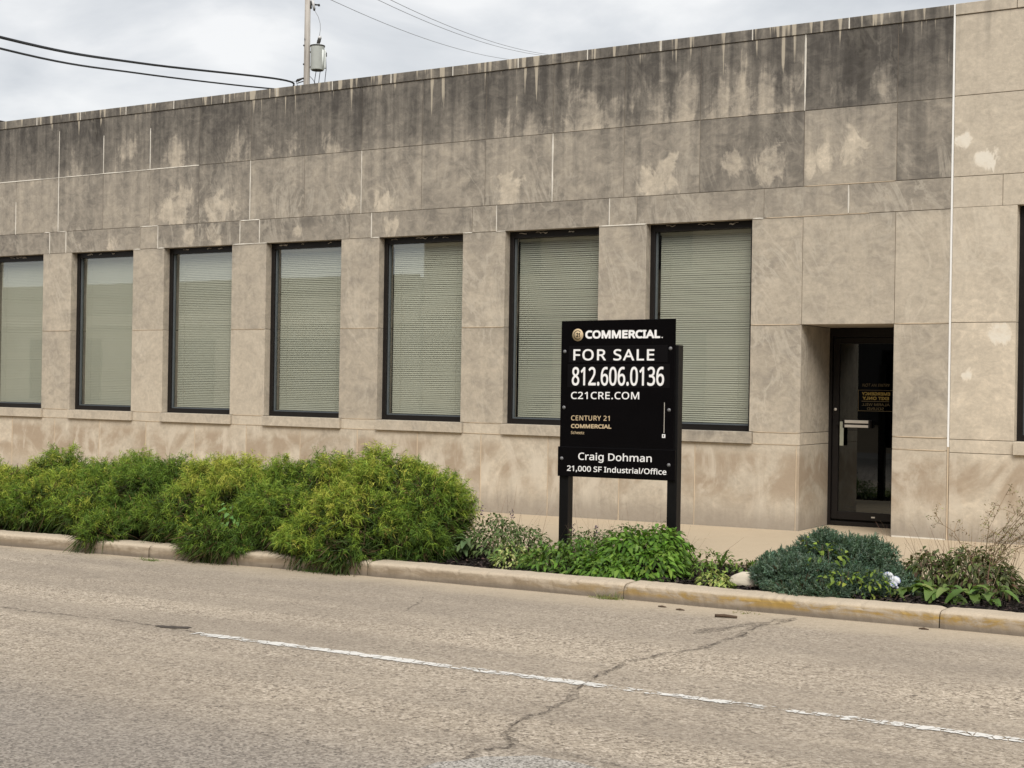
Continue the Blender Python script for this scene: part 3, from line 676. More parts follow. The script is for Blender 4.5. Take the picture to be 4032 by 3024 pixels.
lettering('CENTURY 21', -6.232, -5.858, 1.140, 1.183, yl, M_GOLD, pn, bold=.022, space=1.08, shear=.015)
lettering('COMMERCIAL', -6.232, -5.841, 1.074, 1.110, yl, M_GOLD, pn, bold=.065, shear=.014)
lettering('Scheetz', -6.232, -6.102, 1.024, 1.050, yl, M_GOLD, pn, bold=.015, shear=.01)
yr = YS-.0152
lettering('Craig Dohman', -6.149, -5.451, .787, .872, yr, M_WHITE, rd, bold=.016, shear=.012)
lettering('21,000 SF Industrial/Office', -6.258, -5.315, .700, .757, yr, M_WHITE, rd, bold=.024, shear=.009)
# round gold emblem with a ring and 21
cx, cz = -6.180, 1.871
lg = lathe('emblem', [(.0535, 0), (.0535, .001)], (cx, yl+.001, cz), (0, -1, 0), M_GOLD, pn, 40)
bm = bmesh.new(); N = 30; ri = []
for i in range(N+1):
    a = R(38) + R(284)*i/N
    ri.append([bm.verts.new((cx+q*math.cos(a), yl-.0012, cz+q*math.sin(a))) for q in (.034, .039)])
for a, b in zip(ri, ri[1:]): bm.faces.new((a[0], a[1], b[1], b[0]))
finish(bm, 'emblem_ring', M_BLACK, lg)
lettering('21', cx-.014, cx+.022, cz-.018, cz+.018, yl-.0012, M_BLACK, lg, 'emblem_digits', bold=.05)
skew_box('stripe', -5.352, -5.347, yl, yl+.001, 1.06, 1.31, M_ALU, pn, 0)
skew_box('small_mark', -5.367, -5.337, yl, yl+.001, 1.019, 1.049, M_WHITE, pn, 0)
lettering('R', -5.358, -5.346, 1.026, 1.043, yl-.0005, M_BLACK, pn, 'small_mark_letter', bold=.06)
for bx, bz, par, y in ((-6.306, 1.729, pn, YS), (-5.303, 1.756, pn, YS), (-5.308, 1.249, pn, YS), (-6.306, 1.249, pn, YS), (-6.312, .812, rd, YS-.014), (-5.296, .797, rd, YS-.014)):
    lathe('bolt', [(.016, 0), (.016, .002), (.011, .003), (.011, .008), (.008, .010)], (bx, y, bz), (0, -1, 0), M_BOLT, par, 12)

# ------------------------------------------------------------------ plants
RG = np.random.default_rng(21)
def unit(v): return v/np.maximum(np.linalg.norm(v, axis=-1, keepdims=True), 1e-9)
def ribbons(P, D, L, Wd, droop, col, seg=3, name='foliage', mat=None, parent=None, curl=None):
    """tapered strips: base P, direction D, length L, width Wd, droop bends them down"""
    n_ = len(P); t = np.linspace(0, 1, seg+1)
    side = unit(np.cross(D, RG.normal(size=(n_, 3))))
    Vs = []
    for i, q in enumerate(t):
        c = P + D*(L*q)[:, None]; c[:, 2] -= droop*L*q*q
        if curl is not None: c += curl*(L*q*q)[:, None]
        w = (Wd*(1-.75*q))[:, None]*side*.5
        Vs += [c-w, c+w]
    V = np.stack(Vs, 1).reshape(-1, 3); k_ = 2*(seg+1); b = (np.arange(n_)*k_)[:, None]
    Fq = np.concatenate([b+np.array([[2*i, 2*i+1, 2*i+3, 2*i+2]]) for i in range(seg)], 0)
    o = np_mesh(name, V, Fq, mat, parent, np.repeat(col, k_, axis=0)); o['kind'] = 'stuff'
    return o
def leaf_arrays(P, D, Nn, L, Wd, fold=.25, droop=.3):
    """folded pointed leaf of 8 verts, 6 quads/tris as quads"""
    S = unit(np.cross(D, Nn)); U = unit(np.cross(S, D)); rows = []
    for q, w in ((0, .10), (.35, 1.0), (.7, .72), (1.0, .04)):
        c = P + D*(L*q)[:, None] - U*0; c = c.copy(); c[:, 2] -= droop*L*q*q
        h = (Wd*w*.5)[:, None]
        rows += [c - S*h + U*h*fold, c, c + S*h + U*h*fold]
    V = np.stack(rows, 1).reshape(-1, 3); f = []
    for i in range(3): f += [[3*i, 3*i+1, 3*i+4, 3*i+3], [3*i+1, 3*i+2, 3*i+5, 3*i+4]]
    b = (np.arange(len(P))*12)[:, None, None]
    return V, (b+np.array(f)[None]).reshape(-1, 4)
def leaves(P, D, Nn, L, Wd, col, name, mat, parent, fold=.25, droop=.3, stuff=True):
    V, Fq = leaf_arrays(P, D, Nn, L, Wd, fold, droop); o = np_mesh(name, V, Fq, mat, parent, np.repeat(col, 12, axis=0), True)
    if stuff: o['kind'] = 'stuff'
    return o
def dirs(n_, zmin=-.35, zpow=1.0):
    z = RG.uniform(zmin, 1, n_)**1 if zmin >= 0 else RG.uniform(zmin, 1, n_); a = RG.uniform(0, 2*np.pi, n_); r = np.sqrt(np.maximum(0, 1-z*z))
    return np.stack([r*np.cos(a), r*np.sin(a), z], 1)
def lobe_points(lobes, n_, zmin=-.5, shell=(.82, 1.03)):
    A = np.array(lobes); wt = A[:, 3]*A[:, 5]+A[:, 3]*A[:, 4]; out_p, out_n = [], []; got = 0
    while got < n_:
        m = int((n_-got)*1.8)+50; i = RG.choice(len(A), m, p=wt/wt.sum()); d = dirs(m, zmin)
        q = A[i, :3] + d*A[i, 3:6]*RG.uniform(*shell, m)[:, None]
        dist = np.min(np.where(np.arange(len(A))[None] == i[:, None], 9, np.linalg.norm((q[:, None]-A[None, :, :3])/A[None, :, 3:6], axis=2)), 1)
        ok = (dist > .80) & (q[:, 2] > gz(0)-.19)
        out_p.append(q[ok]); out_n.append(unit(d/A[i, 3:6])[ok]); got += ok.sum()
    return np.concatenate(out_p)[:n_], np.concatenate(out_n)[:n_]
def mixcol(n_, cols, w, var=.18):
    c = np.array(cols)[RG.choice(len(cols), n_, p=np.array(w)/sum(w))]
    return c*(1+RG.normal(0, var, (n_, 1)))*(1+RG.normal(0, .05, (n_, 3)))
def clampc(c): return np.clip(c, .004, .9)
GREENS = [(.075, .135, .018), (.11, .185, .024), (.165, .235, .032), (.25, .28, .045), (.30, .24, .07)]
def cypress(root, lobes, sprays, label, seed):
    global RG; RG = np.random.default_rng(seed)
    t = empty('thread_leaf_cypress', root, label, 'shrub', 'thread leaf cypress shrubs along the kerb')
    rl = random.Random(seed*7); sub_ = []
    for (x, y, z, a_, b_, c_) in lobes:      # break each mound into smaller tufts
        for _ in range(11):
            u = rl.uniform(-.25, 1); th = rl.uniform(0, 6.28); w = math.sqrt(1-u*u); f = rl.uniform(.25, .42)
            sub_.append((x+a_*.74*w*math.cos(th), y+b_*.74*w*math.sin(th), z+c_*.74*u, f*a_*.95, f*b_*.95, f*c_*1.15))
    lobes = [(x, y, z, a_*.9, b_*.9, c_*.9) for (x, y, z, a_, b_, c_) in lobes]; core = lobes; lobes = lobes+sub_
    np_ = int(sprays*.88); P, Nn = lobe_points(lobes, np_, -.5, (.80, 1.0))
    hc = P[RG.choice(np_, 16)]; hr_ = RG.uniform(.05, .12, 16); keep = np.all(np.linalg.norm((P[:, None]-hc[None])*np.array([.8, 1, 1.2]), axis=2) > hr_[None], 1); P, Nn = P[keep], Nn[keep]; np_ = len(P)   # hollows in the foliage
    ax = unit(Nn*np.array([1, 1, .55]) + np.array([0, 0, .45]) + RG.normal(0, .3, (np_, 3)))
    # yellower colour in patches and towards the top
    ph = .6*(np.sin(P[:, 0]*3.1+seed)+np.sin(P[:, 1]*4.3+2*seed)+np.sin(P[:, 2]*5.2+seed*3))+RG.normal(0, 1.1, np_)+(P[:, 2]-.30)*2.6
    base = np.array([(.062, .118, .020), (.112, .190, .026), (.172, .26, .033), (.26, .335, .044), (.39, .41, .068)])
    ci = np.clip(((ph+2.6)/5.6*5).astype(int), 0, 4); sc = base[ci]
    k_ = 34; AX = np.repeat(ax, k_, 0); n_ = np_*k_; sz = np.repeat(RG.uniform(.7, 1.35, np_), k_)
    tt = RG.uniform(0, 1, n_)                      # place along the plume
    Pb = np.repeat(P, k_, 0) - AX*.05 + AX*(tt*.11*sz)[:, None] + RG.normal(0, .010, (n_, 3))
    D = unit(AX*(.5+.5*tt)[:, None] + RG.normal(0, .75, (n_, 3)))
    L = RG.uniform(.020, .056, n_)*sz; Wd = RG.uniform(.0040, .0074, n_); dp = RG.uniform(.0, .8, n_)
    col = np.repeat(sc, k_, 0)*(1+RG.normal(0, .22, (n_, 1)))*(.8+.45*tt)[:, None]; br = RG.random(n_) < .03; col[br] = (.26, .17, .07)
    ribbons(Pb, D, L, Wd, dp, clampc(col), 2, 'foliage', M_NEEDLE, t)
    # inner threads fill the volume: dark colour paints shade into gaps, some brown
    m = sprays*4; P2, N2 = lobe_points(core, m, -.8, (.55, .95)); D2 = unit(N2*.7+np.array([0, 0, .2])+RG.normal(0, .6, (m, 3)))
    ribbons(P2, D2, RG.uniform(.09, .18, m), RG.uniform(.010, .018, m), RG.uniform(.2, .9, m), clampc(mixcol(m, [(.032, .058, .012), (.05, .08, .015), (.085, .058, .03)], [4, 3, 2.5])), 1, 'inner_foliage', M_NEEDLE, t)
    bm = bmesh.new(); rr = random.Random(seed)
    for l_ in core:
        bm_tube(bm, [(root[0]+rr.uniform(-.1, .1), root[1]+rr.uniform(-.1, .1), root[2]-.03), ((root[0]+l_[0])/2, (root[1]+l_[1])/2, l_[2]*.5), (l_[0], l_[1], l_[2]+l_[5]*.5)], [.022, .015, .006], 6)
    finish(bm, 'branch', M_BARK, t)
    return t
def L_(x, y, z, a, b, c): return (x, y, z, a, b, c)
# outline of the row: far left to the big mound by the sign
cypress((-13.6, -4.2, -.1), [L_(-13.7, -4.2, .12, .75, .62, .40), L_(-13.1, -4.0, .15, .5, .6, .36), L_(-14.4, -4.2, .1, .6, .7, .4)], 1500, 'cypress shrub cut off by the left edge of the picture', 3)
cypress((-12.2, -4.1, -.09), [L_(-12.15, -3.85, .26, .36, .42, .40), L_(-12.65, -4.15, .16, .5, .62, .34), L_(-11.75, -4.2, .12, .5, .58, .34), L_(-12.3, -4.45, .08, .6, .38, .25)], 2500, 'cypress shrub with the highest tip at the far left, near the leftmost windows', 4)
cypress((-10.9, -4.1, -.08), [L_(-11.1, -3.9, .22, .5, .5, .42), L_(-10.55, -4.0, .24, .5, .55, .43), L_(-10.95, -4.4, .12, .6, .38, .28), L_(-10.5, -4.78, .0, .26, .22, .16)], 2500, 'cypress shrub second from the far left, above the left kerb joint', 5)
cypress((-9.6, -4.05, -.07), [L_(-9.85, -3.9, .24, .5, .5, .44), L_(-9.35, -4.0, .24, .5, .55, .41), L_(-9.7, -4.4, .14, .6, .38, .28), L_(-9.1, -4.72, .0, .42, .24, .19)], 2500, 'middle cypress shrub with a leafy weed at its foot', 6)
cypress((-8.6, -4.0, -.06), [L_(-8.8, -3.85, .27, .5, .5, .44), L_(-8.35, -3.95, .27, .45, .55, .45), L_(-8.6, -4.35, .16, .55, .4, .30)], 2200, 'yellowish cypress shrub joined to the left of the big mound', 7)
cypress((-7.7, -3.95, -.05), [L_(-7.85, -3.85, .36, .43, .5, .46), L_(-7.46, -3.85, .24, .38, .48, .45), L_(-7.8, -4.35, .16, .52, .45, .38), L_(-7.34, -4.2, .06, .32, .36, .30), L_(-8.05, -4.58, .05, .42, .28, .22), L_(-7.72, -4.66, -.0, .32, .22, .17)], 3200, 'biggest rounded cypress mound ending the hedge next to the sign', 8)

# blue juniper
def juniper(root, lobes, n_, label):
    global RG; RG = np.random.default_rng(77)
    t = empty('blue_juniper', root, label, 'shrub')
    rl = random.Random(4); lobes = [(x, y, z, a_*.92, b_*.92, c_*.88) for (x, y, z, a_, b_, c_) in lobes]; core = list(lobes)
    for (x, y, z, a_, b_, c_) in core:
        for _ in range(7):
            u = rl.uniform(-.1, 1); th = rl.uniform(0, 6.28); w = math.sqrt(1-u*u); f = rl.uniform(.25, .4); lobes.append((x+a_*.8*w*math.cos(th), y+b_*.8*w*math.sin(th), z+c_*.8*u, f*a_, f*b_, f*c_*1.2))
    P, Nn = lobe_points(lobes, n_, -.4, (.80, 1.06)); ax = unit(Nn+np.array([0, 0, .5])+RG.normal(0, .38, (n_, 3)))
    k_ = 16; Pb = np.repeat(P, k_, 0)+np.repeat(ax, k_, 0)*RG.uniform(-.03, .035, n_*k_)[:, None]; m = len(Pb)
    D = unit(np.repeat(ax, k_, 0)*.8+RG.normal(0, .6, (m, 3)))
    sc = np.repeat(mixcol(n_, [(.085, .145, .098), (.12, .19, .135), (.18, .25, .185), (.055, .095, .06)], [4, 4, 3, 2], .14), k_, 0)*(1+RG.normal(0, .15, (m, 1)))
    ribbons(Pb, D, RG.uniform(.014, .028, m), RG.uniform(.0055, .0085, m), np.zeros(m), clampc(sc), 1, 'foliage', M_NEEDLE, t)
    q = n_*3; P2, N2 = lobe_points(core, q, -.8, (.4, .82)); D2 = unit(N2*.6+RG.normal(0, .7, (q, 3)))
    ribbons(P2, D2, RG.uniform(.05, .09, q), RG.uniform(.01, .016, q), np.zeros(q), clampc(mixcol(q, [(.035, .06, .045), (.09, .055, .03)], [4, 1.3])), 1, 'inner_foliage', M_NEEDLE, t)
    bm = bmesh.new()
    for l_ in core: bm_tube(bm, [(root[0], root[1], root[2]-.03), ((root[0]+l_[0])/2, (root[1]+l_[1])/2, l_[2]*.6), (l_[0], l_[1], l_[2]+l_[5]*.4)], [.016, .011, .005], 6)
    finish(bm, 'branch', M_BARK, t)
    return t
JX = .11
jl = [(x_+JX, y_, z_, a_*1.05, b_, c_) for (x_, y_, z_, a_, b_, c_) in [L_(-3.93, -3.85, .14, .24, .3, .24), L_(-3.66, -3.8, .13, .24, .3, .22), L_(-4.15, -4.05, .06, .22, .3, .18), L_(-3.98, -4.2, .06, .28, .28, .17), L_(-3.62, -4.12, .03, .26, .3, .15), L_(-3.85, -4.42, .0, .30, .16, .09), L_(-3.42, -3.8, .0, .2, .25, .15)]]
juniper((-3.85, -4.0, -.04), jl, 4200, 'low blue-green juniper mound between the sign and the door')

# broad-leaved plants
def leafy(name, root, lobes, n_, Lr, asp, cols, w, label, cat, seed, droop=.45, zmin=-.2, group=None, hang=.35, stems=7, mat=None):
    global RG; RG = np.random.default_rng(seed)
    t = empty(name, root, label, cat, group); P, Nn = lobe_points(lobes, n_, zmin, (.62, 1.05))
    D = unit(Nn*np.array([1, 1, .55])+RG.normal(0, .45, (n_, 3))+np.array([0, 0, -hang])); U = unit(Nn+np.array([0, 0, .8])+RG.normal(0, .3, (n_, 3)))
    L = RG.uniform(*Lr, n_); leaves(P, D, U, L, L*asp*RG.uniform(.85, 1.15, n_), clampc(mixcol(n_, cols, w, .15)), 'leaves', mat or M_LEAF, t, .3, droop)
    bm = bmesh.new(); rr = random.Random(seed)
    for i in range(stems):
        l_ = lobes[i % len(lobes)]; e = (l_[0]+rr.uniform(-.6, .6)*l_[3], l_[1]+rr.uniform(-.6, .6)*l_[4], l_[2]+l_[5]*rr.uniform(.4, .95))
        b_ = (l_[0]+(e[0]-l_[0])*.3, l_[1]+(e[1]-l_[1])*.3, gz(root[0], -.05)); bm_tube(bm, [b_, tuple((p+q)/2+rr.uniform(-.01, .01) for p, q in zip(b_, e)), e], [.006, .004, .002], 5)
    finish(bm, 'stem', M_BARK, t)
    return t
def stalks(t, root, n_, spread, hr, w, cols, wts, lean=.25, name='dry_stalks', mat=None, side=0):
    P = np.stack([root[0]+RG.normal(0, spread, n_), root[1]+RG.normal(0, spread*.7, n_), np.full(n_, gz(root[0], -.03))], 1)
    D = unit(np.stack([RG.normal(side, lean, n_)+(P[:, 0]-root[0])*1.0, RG.normal(0, lean, n_), np.ones(n_)], 1))
    o = ribbons(P, D, RG.uniform(*hr, n_), np.full(n_, w), np.zeros(n_), clampc(mixcol(n_, cols, wts)), 3, name, mat or M_DRY, t, RG.normal(0, .12, (n_, 3)))
    return o
NET = [(.09, .195, .022), (.13, .25, .03), (.065, .135, .02), (.18, .31, .045)]
bp = leafy('leafy_perennial', (-5.15, -3.95, gz(-5.15)), [L_(-5.36, -3.95, .06, .28, .32, .24), L_(-5.12, -4.05, .0, .24, .3, .2), L_(-5.4, -4.25, -.02, .3, .22, .14), L_(-5.2, -3.75, .09, .22, .28, .22)], 1900, (.045, .08), .48, NET, [4, 4, 2, 2], 'bright green leafy mound under the right sign post', 'plant', 31, stems=12)
lp = leafy('leafy_perennial', (-5.85, -4.15, gz(-5.85)), [L_(-5.98, -4.15, -.02, .28, .28, .18), L_(-5.66, -4.2, -.04, .24, .24, .14), L_(-5.82, -3.9, .02, .28, .25, .18)], 1050, (.04, .075), .42, [(.08, .17, .022), (.12, .23, .03), (.06, .12, .02), (.16, .25, .045)], [4, 3, 3, 1], 'spreading green perennial in front of the left sign post', 'plant', 32, stems=12)
gp = leafy('catmint', (-5.75, -3.55, gz(-5.75)), [L_(-5.98, -3.55, .04, .26, .25, .2), L_(-5.6, -3.5, .08, .28, .25, .22), L_(-5.36, -3.45, .12, .2, .22, .2)], 1100, (.025, .05), .5, [(.10, .16, .05), (.13, .20, .07), (.075, .11, .04), (.16, .15, .08)], [4, 3, 3, 1.5], 'grey-green bushy plant with thin dry stalks between the sign posts', 'plant', 33, stems=10)
stalks(gp, (-5.75, -3.5), 46, .26, (.3, .52), .0035, [(.22, .15, .10), (.14, .09, .08)], [3, 2])
sv = leafy('catmint', (-6.85, -3.5, gz(-6.85)), [L_(-6.95, -3.5, .06, .25, .25, .24), L_(-6.65, -3.5, .02, .22, .25, .2), L_(-6.85, -3.7, .0, .25, .2, .18)], 1300, (.025, .055), .45, [(.11, .17, .055), (.15, .21, .075), (.08, .11, .04), (.22, .24, .12)], [4, 3, 3, 1], 'grey-green bushy plant with tall dry stalks right of the big mound', 'plant', 34, stems=10)
stalks(sv, (-6.85, -3.45), 40, .17, (.3, .58), .0038, [(.20, .13, .09), (.12, .07, .07)], [3, 2])
def spikes(t, pts, seed):
    global RG; RG = np.random.default_rng(seed); P = []
    for (x, y, z) in pts: P.append(np.stack([RG.normal(x, .008, 26), RG.normal(y, .008, 26), z+RG.uniform(-.045, .045, 26)], 1))
    P = np.concatenate(P); n_ = len(P); D = unit(RG.normal(0, 1, (n_, 3)))
    leaves(P, D, unit(RG.normal(0, 1, (n_, 3))), np.full(n_, .016), np.full(n_, .01), clampc(mixcol(n_, [(.10, .05, .14), (.07, .04, .09)], [1, 1])), 'flower_spike', M_LEAF, t)
spikes(sv, [(-7.0, -3.65, .33), (-6.72, -3.6, .32)], 3); spikes(gp, [(-6.05, -3.7, .24), (-5.86, -3.65, .23)], 4)
# broad grey-green leaves, each a piece of its own
def big_leaves(name, root, specs, label, seed, cols, wts, droop=.5, group=None, fold=.35):
    global RG; RG = np.random.default_rng(seed); t = empty(name, root, label, 'plant', group)
    for (x, y, z, az, el, L, asp) in specs:
        D = np.array([[math.cos(az)*math.cos(el), math.sin(az)*math.cos(el), math.sin(el)]]); U = np.array([[-math.cos(az)*math.sin(el), -math.sin(az)*math.sin(el), math.cos(el)]])
        # finer leaf: 7 rows x 5
        S = np.cross(D, U); V = []; rows = 8
        for i in range(rows):
            q = i/(rows-1); w = L*asp*.5*max(.03, math.sin(math.pi*min(1, q*.93+.05))**.75)*(1-.25*q)
            for j in (-1, -.5, 0, .5, 1):
                c = np.array([x, y, z]) + D[0]*L*q + S[0]*w*j + U[0]*(abs(j)**1.5*w*fold + .004*math.sin(q*14+j*3)); c[2] -= droop*L*q*q; V.append(c)
        Fq = [(i*5+j, i*5+j+1, (i+1)*5+j+1, (i+1)*5+j) for i in range(rows-1) for j in range(4)]
        c = clampc(mixcol(1, cols, wts, .1)); np_mesh('leaf', np.array(V), np.array(Fq), M_LEAF, t, np.repeat(c, len(V), 0), True)
    return t
rr = random.Random(9)
big_leaves('broad_leaf_weed', (-7.0, -3.8, gz(-7)), [(-7.05+rr.uniform(-.08, .08), -3.85+rr.uniform(-.08, .05), rr.uniform(.0, .16), rr.uniform(-2.9, -.2), rr.uniform(.1, .9), rr.uniform(.10, .15), .55) for _ in range(17)], 'broad-leaved grey-green plant at the right foot of the big mound', 5, [(.13, .20, .085), (.16, .24, .10), (.20, .27, .14)], [3, 3, 1], .55)
big_leaves('hosta', (-2.75, -3.95, gz(-2.75)), [(-2.78+rr.uniform(-.38, .30), -3.95+rr.uniform(-.16, .12), rr.uniform(-.01, .07), rr.uniform(-3.0, -.1), rr.uniform(.05, .75), rr.uniform(.12, .19), .52) for _ in range(46)], 'broad-leaved hosta in the mulch at the right end of the kerb', 6, [(.105, .18, .042), (.14, .22, .055), (.20, .27, .085), (.075, .125, .032)], [4, 3, 1, 2], .6)
# salvia with reddish stems above the hosta, wispy dry weed
sr = leafy('salvia', (-2.9, -3.6, gz(-2.9)), [L_(-3.1, -3.6, .07, .22, .22, .2), L_(-2.8, -3.55, .09, .28, .25, .22), L_(-2.6, -3.6, .04, .18, .2, .17)], 1500, (.035, .075), .36, [(.10, .13, .04), (.075, .09, .035), (.12, .075, .05), (.14, .19, .05)], [3, 3, 2, 2], 'brownish green salvia with bare reddish stems above the hosta', 'plant', 41, stems=14)
stalks(sr, (-2.85, -3.55), 90, .22, (.28, .55), .0055, [(.22, .14, .10), (.15, .09, .07), (.30, .22, .14)], [3, 2, 1], .2)
stalks(sr, (-2.85, -3.5), 40, .3, (.3, .6), .003, [(.34, .26, .18), (.20, .13, .09)], [2, 2], .3)
def wispy(root, label):
    global RG; RG = np.random.default_rng(51); t = empty('dry_weed', root, label, 'plant'); bm = bmesh.new(); rr = random.Random(12); tips = []
    for i in range(9):
        a = rr.uniform(-.35, .75); h = rr.uniform(.5, .98); P = [(root[0]+rr.uniform(-.05, .05), root[1]+rr.uniform(-.05, .05), root[2])]
        for q in range(1, 9):
            f = q/8; P.append((root[0]+a*f*f*.75+a*.2*f+rr.uniform(-.02, .02), root[1]+rr.uniform(-.02, .02)-.1*f, root[2]+h*(f-.12*f*f)+rr.uniform(-.01, .01)))
        bm_tube(bm, P, [.0042*(1-.7*q/8) for q in range(9)], 4)
        for q in range(3, 9):
            for _ in range(2):
                b = Vector(P[q]); d = Vector((rr.uniform(-1, 1), rr.uniform(-.5, .5), rr.uniform(-.2, .8))).normalized(); L = rr.uniform(.06, .17)
                c = [b, b+d*L*.5+Vector((0, 0, rr.uniform(-.01, .02))), b+d*L+Vector((rr.uniform(-.02, .02), 0, rr.uniform(-.05, .01)))]
                bm_tube(bm, c, [.0022, .0017, .001], 3); tips += [c[1], c[2], (c[1]+c[2])/2]
    o = finish(bm, 'stem', simple('dry_stem_wood', (.27, .195, .12), .9, .1, var=.35, scale=25), t)
    T = np.array([tuple(v) for v in tips]); T = np.repeat(T, 4, 0)+RG.normal(0, .012, (len(T)*4, 3)); n_ = len(T)
    leaves(T, unit(RG.normal(0, 1, (n_, 3))), unit(RG.normal(0, 1, (n_, 3))), RG.uniform(.012, .026, n_), RG.uniform(.004, .008, n_), clampc(mixcol(n_, [(.26, .20, .11), (.17, .13, .07), (.22, .24, .09)], [3, 2, 2])), 'dry_leaves', M_DRY, t)
wispy((-2.72, -3.6, gz(-2.72)), 'tall wispy dry weed rising against the wall at the right edge')
VAR = [(.45, .48, .18), (.30, .38, .10), (.16, .26, .06), (.55, .55, .28)]
leafy('variegated_euonymus', (-6.45, -4.1, gz(-6.45)), [L_(-6.5, -3.95, .0, .16, .15, .13), L_(-6.35, -4.2, -.03, .2, .13, .09), L_(-6.15, -4.1, -.02, .14, .12, .1)], 420, (.03, .05), .45, VAR, [3, 3, 4, 1], 'yellow-edged small shrub left of the left sign post', 'plant', 61)
leafy('variegated_euonymus', (-4.48, -4.3, gz(-4.48)), [L_(-4.5, -4.3, -.02, .13, .12, .1), L_(-4.42, -4.35, -.03, .1, .1, .07)], 230, (.03, .05), .45, [(.42, .46, .14), (.30, .38, .09), (.2, .3, .06)], [3, 3, 2], 'pale yellow-green small shrub beside the pale stone', 'plant', 62)
leafy('weed', (-4.85, -3.5, gz(-4.85)), [L_(-4.9, -3.5, .02, .2, .2, .12), L_(-4.6, -3.45, .0, .14, .12, .1), L_(-4.78, -3.9, -.02, .15, .15, .1)], 330, (.03, .055), .42, [(.12, .21, .04), (.17, .27, .05), (.09, .15, .03)], [3, 2, 2], 'low green weeds between the leafy mound and the juniper', 'weed', 63)
big_leaves('blade_weed', (-4.78, -3.55, gz(-4.78)), [(-4.78, -3.55, .0, a, e, L, .16) for a, e, L in ((-.3, 1.25, .26), (2.6, 1.2, .18), (-1.4, 1.0, .16), (.6, 1.1, .2))], 'single tall blade-leaved weed behind the pale stone', 7, [(.13, .23, .05)], [1], .35)
leafy('yellow_vine', (-3.65, -4.0, gz(-3.65)), [L_(-3.68, -4.15, .20, .18, .16, .13), L_(-3.50, -4.38, .08, .18, .12, .1), L_(-3.33, -4.25, .06, .15, .16, .12), L_(-3.85, -4.0, .28, .06, .06, .08)], 170, (.03, .05), .6, [(.17, .26, .032), (.25, .32, .045), (.11, .18, .028)], [3, 2, 2], 'yellow-green leafy vine growing through the juniper', 'plant', 64, zmin=.0)
leafy('weed', (-3.32, -4.25, gz(-3.32)), [L_(-3.36, -4.28, -.03, .14, .12, .09), L_(-3.2, -4.15, -.02, .10, .1, .07)], 90, (.03, .05), .4, [(.25, .30, .06), (.16, .23, .05), (.10, .16, .04)], [2, 3, 2], 'small yellowish weed in the mulch below the crumpled bag', 'weed', 65)
leafy('bindweed', (-8.95, -4.6, gz(-8.95)), [L_(-8.98, -4.70, .16, .12, .06, .19), L_(-9.05, -4.82, -.02, .13, .06, .08)], 100, (.045, .075), .6, [(.12, .26, .06), (.17, .33, .09)], [1, 1], 'light green broad-leaved weed climbing the front of the middle cypress', 'weed', 66, zmin=-.6)
# gutter tufts
def tuft(x, y, n_, h, label, seed, col):
    global RG; RG = np.random.default_rng(seed); t = empty('grass_tuft', (x, y, gz(x, ROAD)), label, 'grass')
    P = np.stack([RG.normal(x, .07, n_), RG.normal(y, .02, n_), np.full(n_, gz(x, ROAD))], 1); D = unit(np.stack([RG.normal(0, .9, n_), RG.normal(0, .6, n_), np.full(n_, .75)], 1))
    ribbons(P, D, RG.uniform(h*.5, h, n_), np.full(n_, .004), RG.uniform(.1, .9, n_), clampc(mixcol(n_, col, [1]*len(col))), 3, 'blades', M_LEAF, t)
tuft(-5.14, -4.77, 150, .10, 'yellow-green grass tuft in the gutter below the right part of the sign', 71, [(.24, .26, .08), (.17, .22, .06), (.34, .30, .14)])
tuft(-9.6, -5.03, 90, .07, 'small grass tuft in the gutter under the left cypress shrubs', 72, [(.13, .20, .05), (.2, .22, .08)])
tuft(-7.95, -4.80, 110, .10, 'grass at the kerb foot under the biggest mound', 73, [(.08, .17, .03), (.12, .22, .04)])
tuft(-4.02, -4.85, 30, .05, 'tiny weed in the gutter below the juniper', 74, [(.2, .2, .07)])

# mulch
RG = np.random.default_rng(90); n_ = 15000
X = RG.uniform(-8.6, 1.0, n_); Yk = np.interp(X, KX, KY)+.21; Y = Yk+RG.random(n_)*(-2.99-Yk)
hm = .018*np.sin(X*2.3)*np.sin(Y*3.1)
P = np.stack([X, Y, B0+SL*X-.032+RG.uniform(0, .022, n_)+np.abs(hm)], 1)
a = RG.uniform(0, np.pi, n_); D = unit(np.stack([np.cos(a), np.sin(a), RG.normal(0, .3, n_)], 1)); U = unit(np.stack([RG.normal(0, .45, n_), RG.normal(0, .45, n_), np.ones(n_)], 1))
V, Fq = leaf_arrays(P, D, U, RG.uniform(.02, .06, n_), RG.uniform(.008, .02, n_), .4, .1)
mu = np_mesh('mulch', V, Fq, M_MULCH, None, np.repeat(clampc(mixcol(n_, [(.016, .013, .013), (.028, .022, .021), (.045, .034, .03), (.085, .065, .055)], [4, 4, 2, .8])), 12, 0))
tag(mu, 'black shredded bark mulch covering the planting strip', 'mulch', kind='stuff')

# pale stone, plastic bags, twigs
def lump(name, c, r, mat, label, cat, seed, amp=.18, flat=None, parent=None, sub=3, freq=3.0):
    bm = bmesh.new(); bmesh.ops.create_icosphere(bm, subdivisions=sub, radius=1); rr = random.Random(seed); ph = [rr.uniform(0, 6.3) for _ in range(9)]
    for v in bm.verts:
        d = v.co.normalized(); k_ = 1+amp*(math.sin(d.x*freq+ph[0])+math.sin(d.y*freq*1.3+ph[1])+math.sin(d.z*freq*1.7+ph[2])+.6*math.sin(d.x*freq*3+d.y*4+ph[3])+.5*math.sin(d.z*freq*3.7-d.x*5+ph[4]))/2.2
        v.co = Vector((d.x*r[0]*k_, d.y*r[1]*k_, max(d.z*r[2]*k_, -.3*r[2])))+Vector(c)
    o = finish(bm, name, mat, None, 0, 1, True); return tag(o, label, cat)
M_PALE = simple('pale_stone', (.60, .54, .45), .85, .2, var=.15, scale=12, bump=.01)
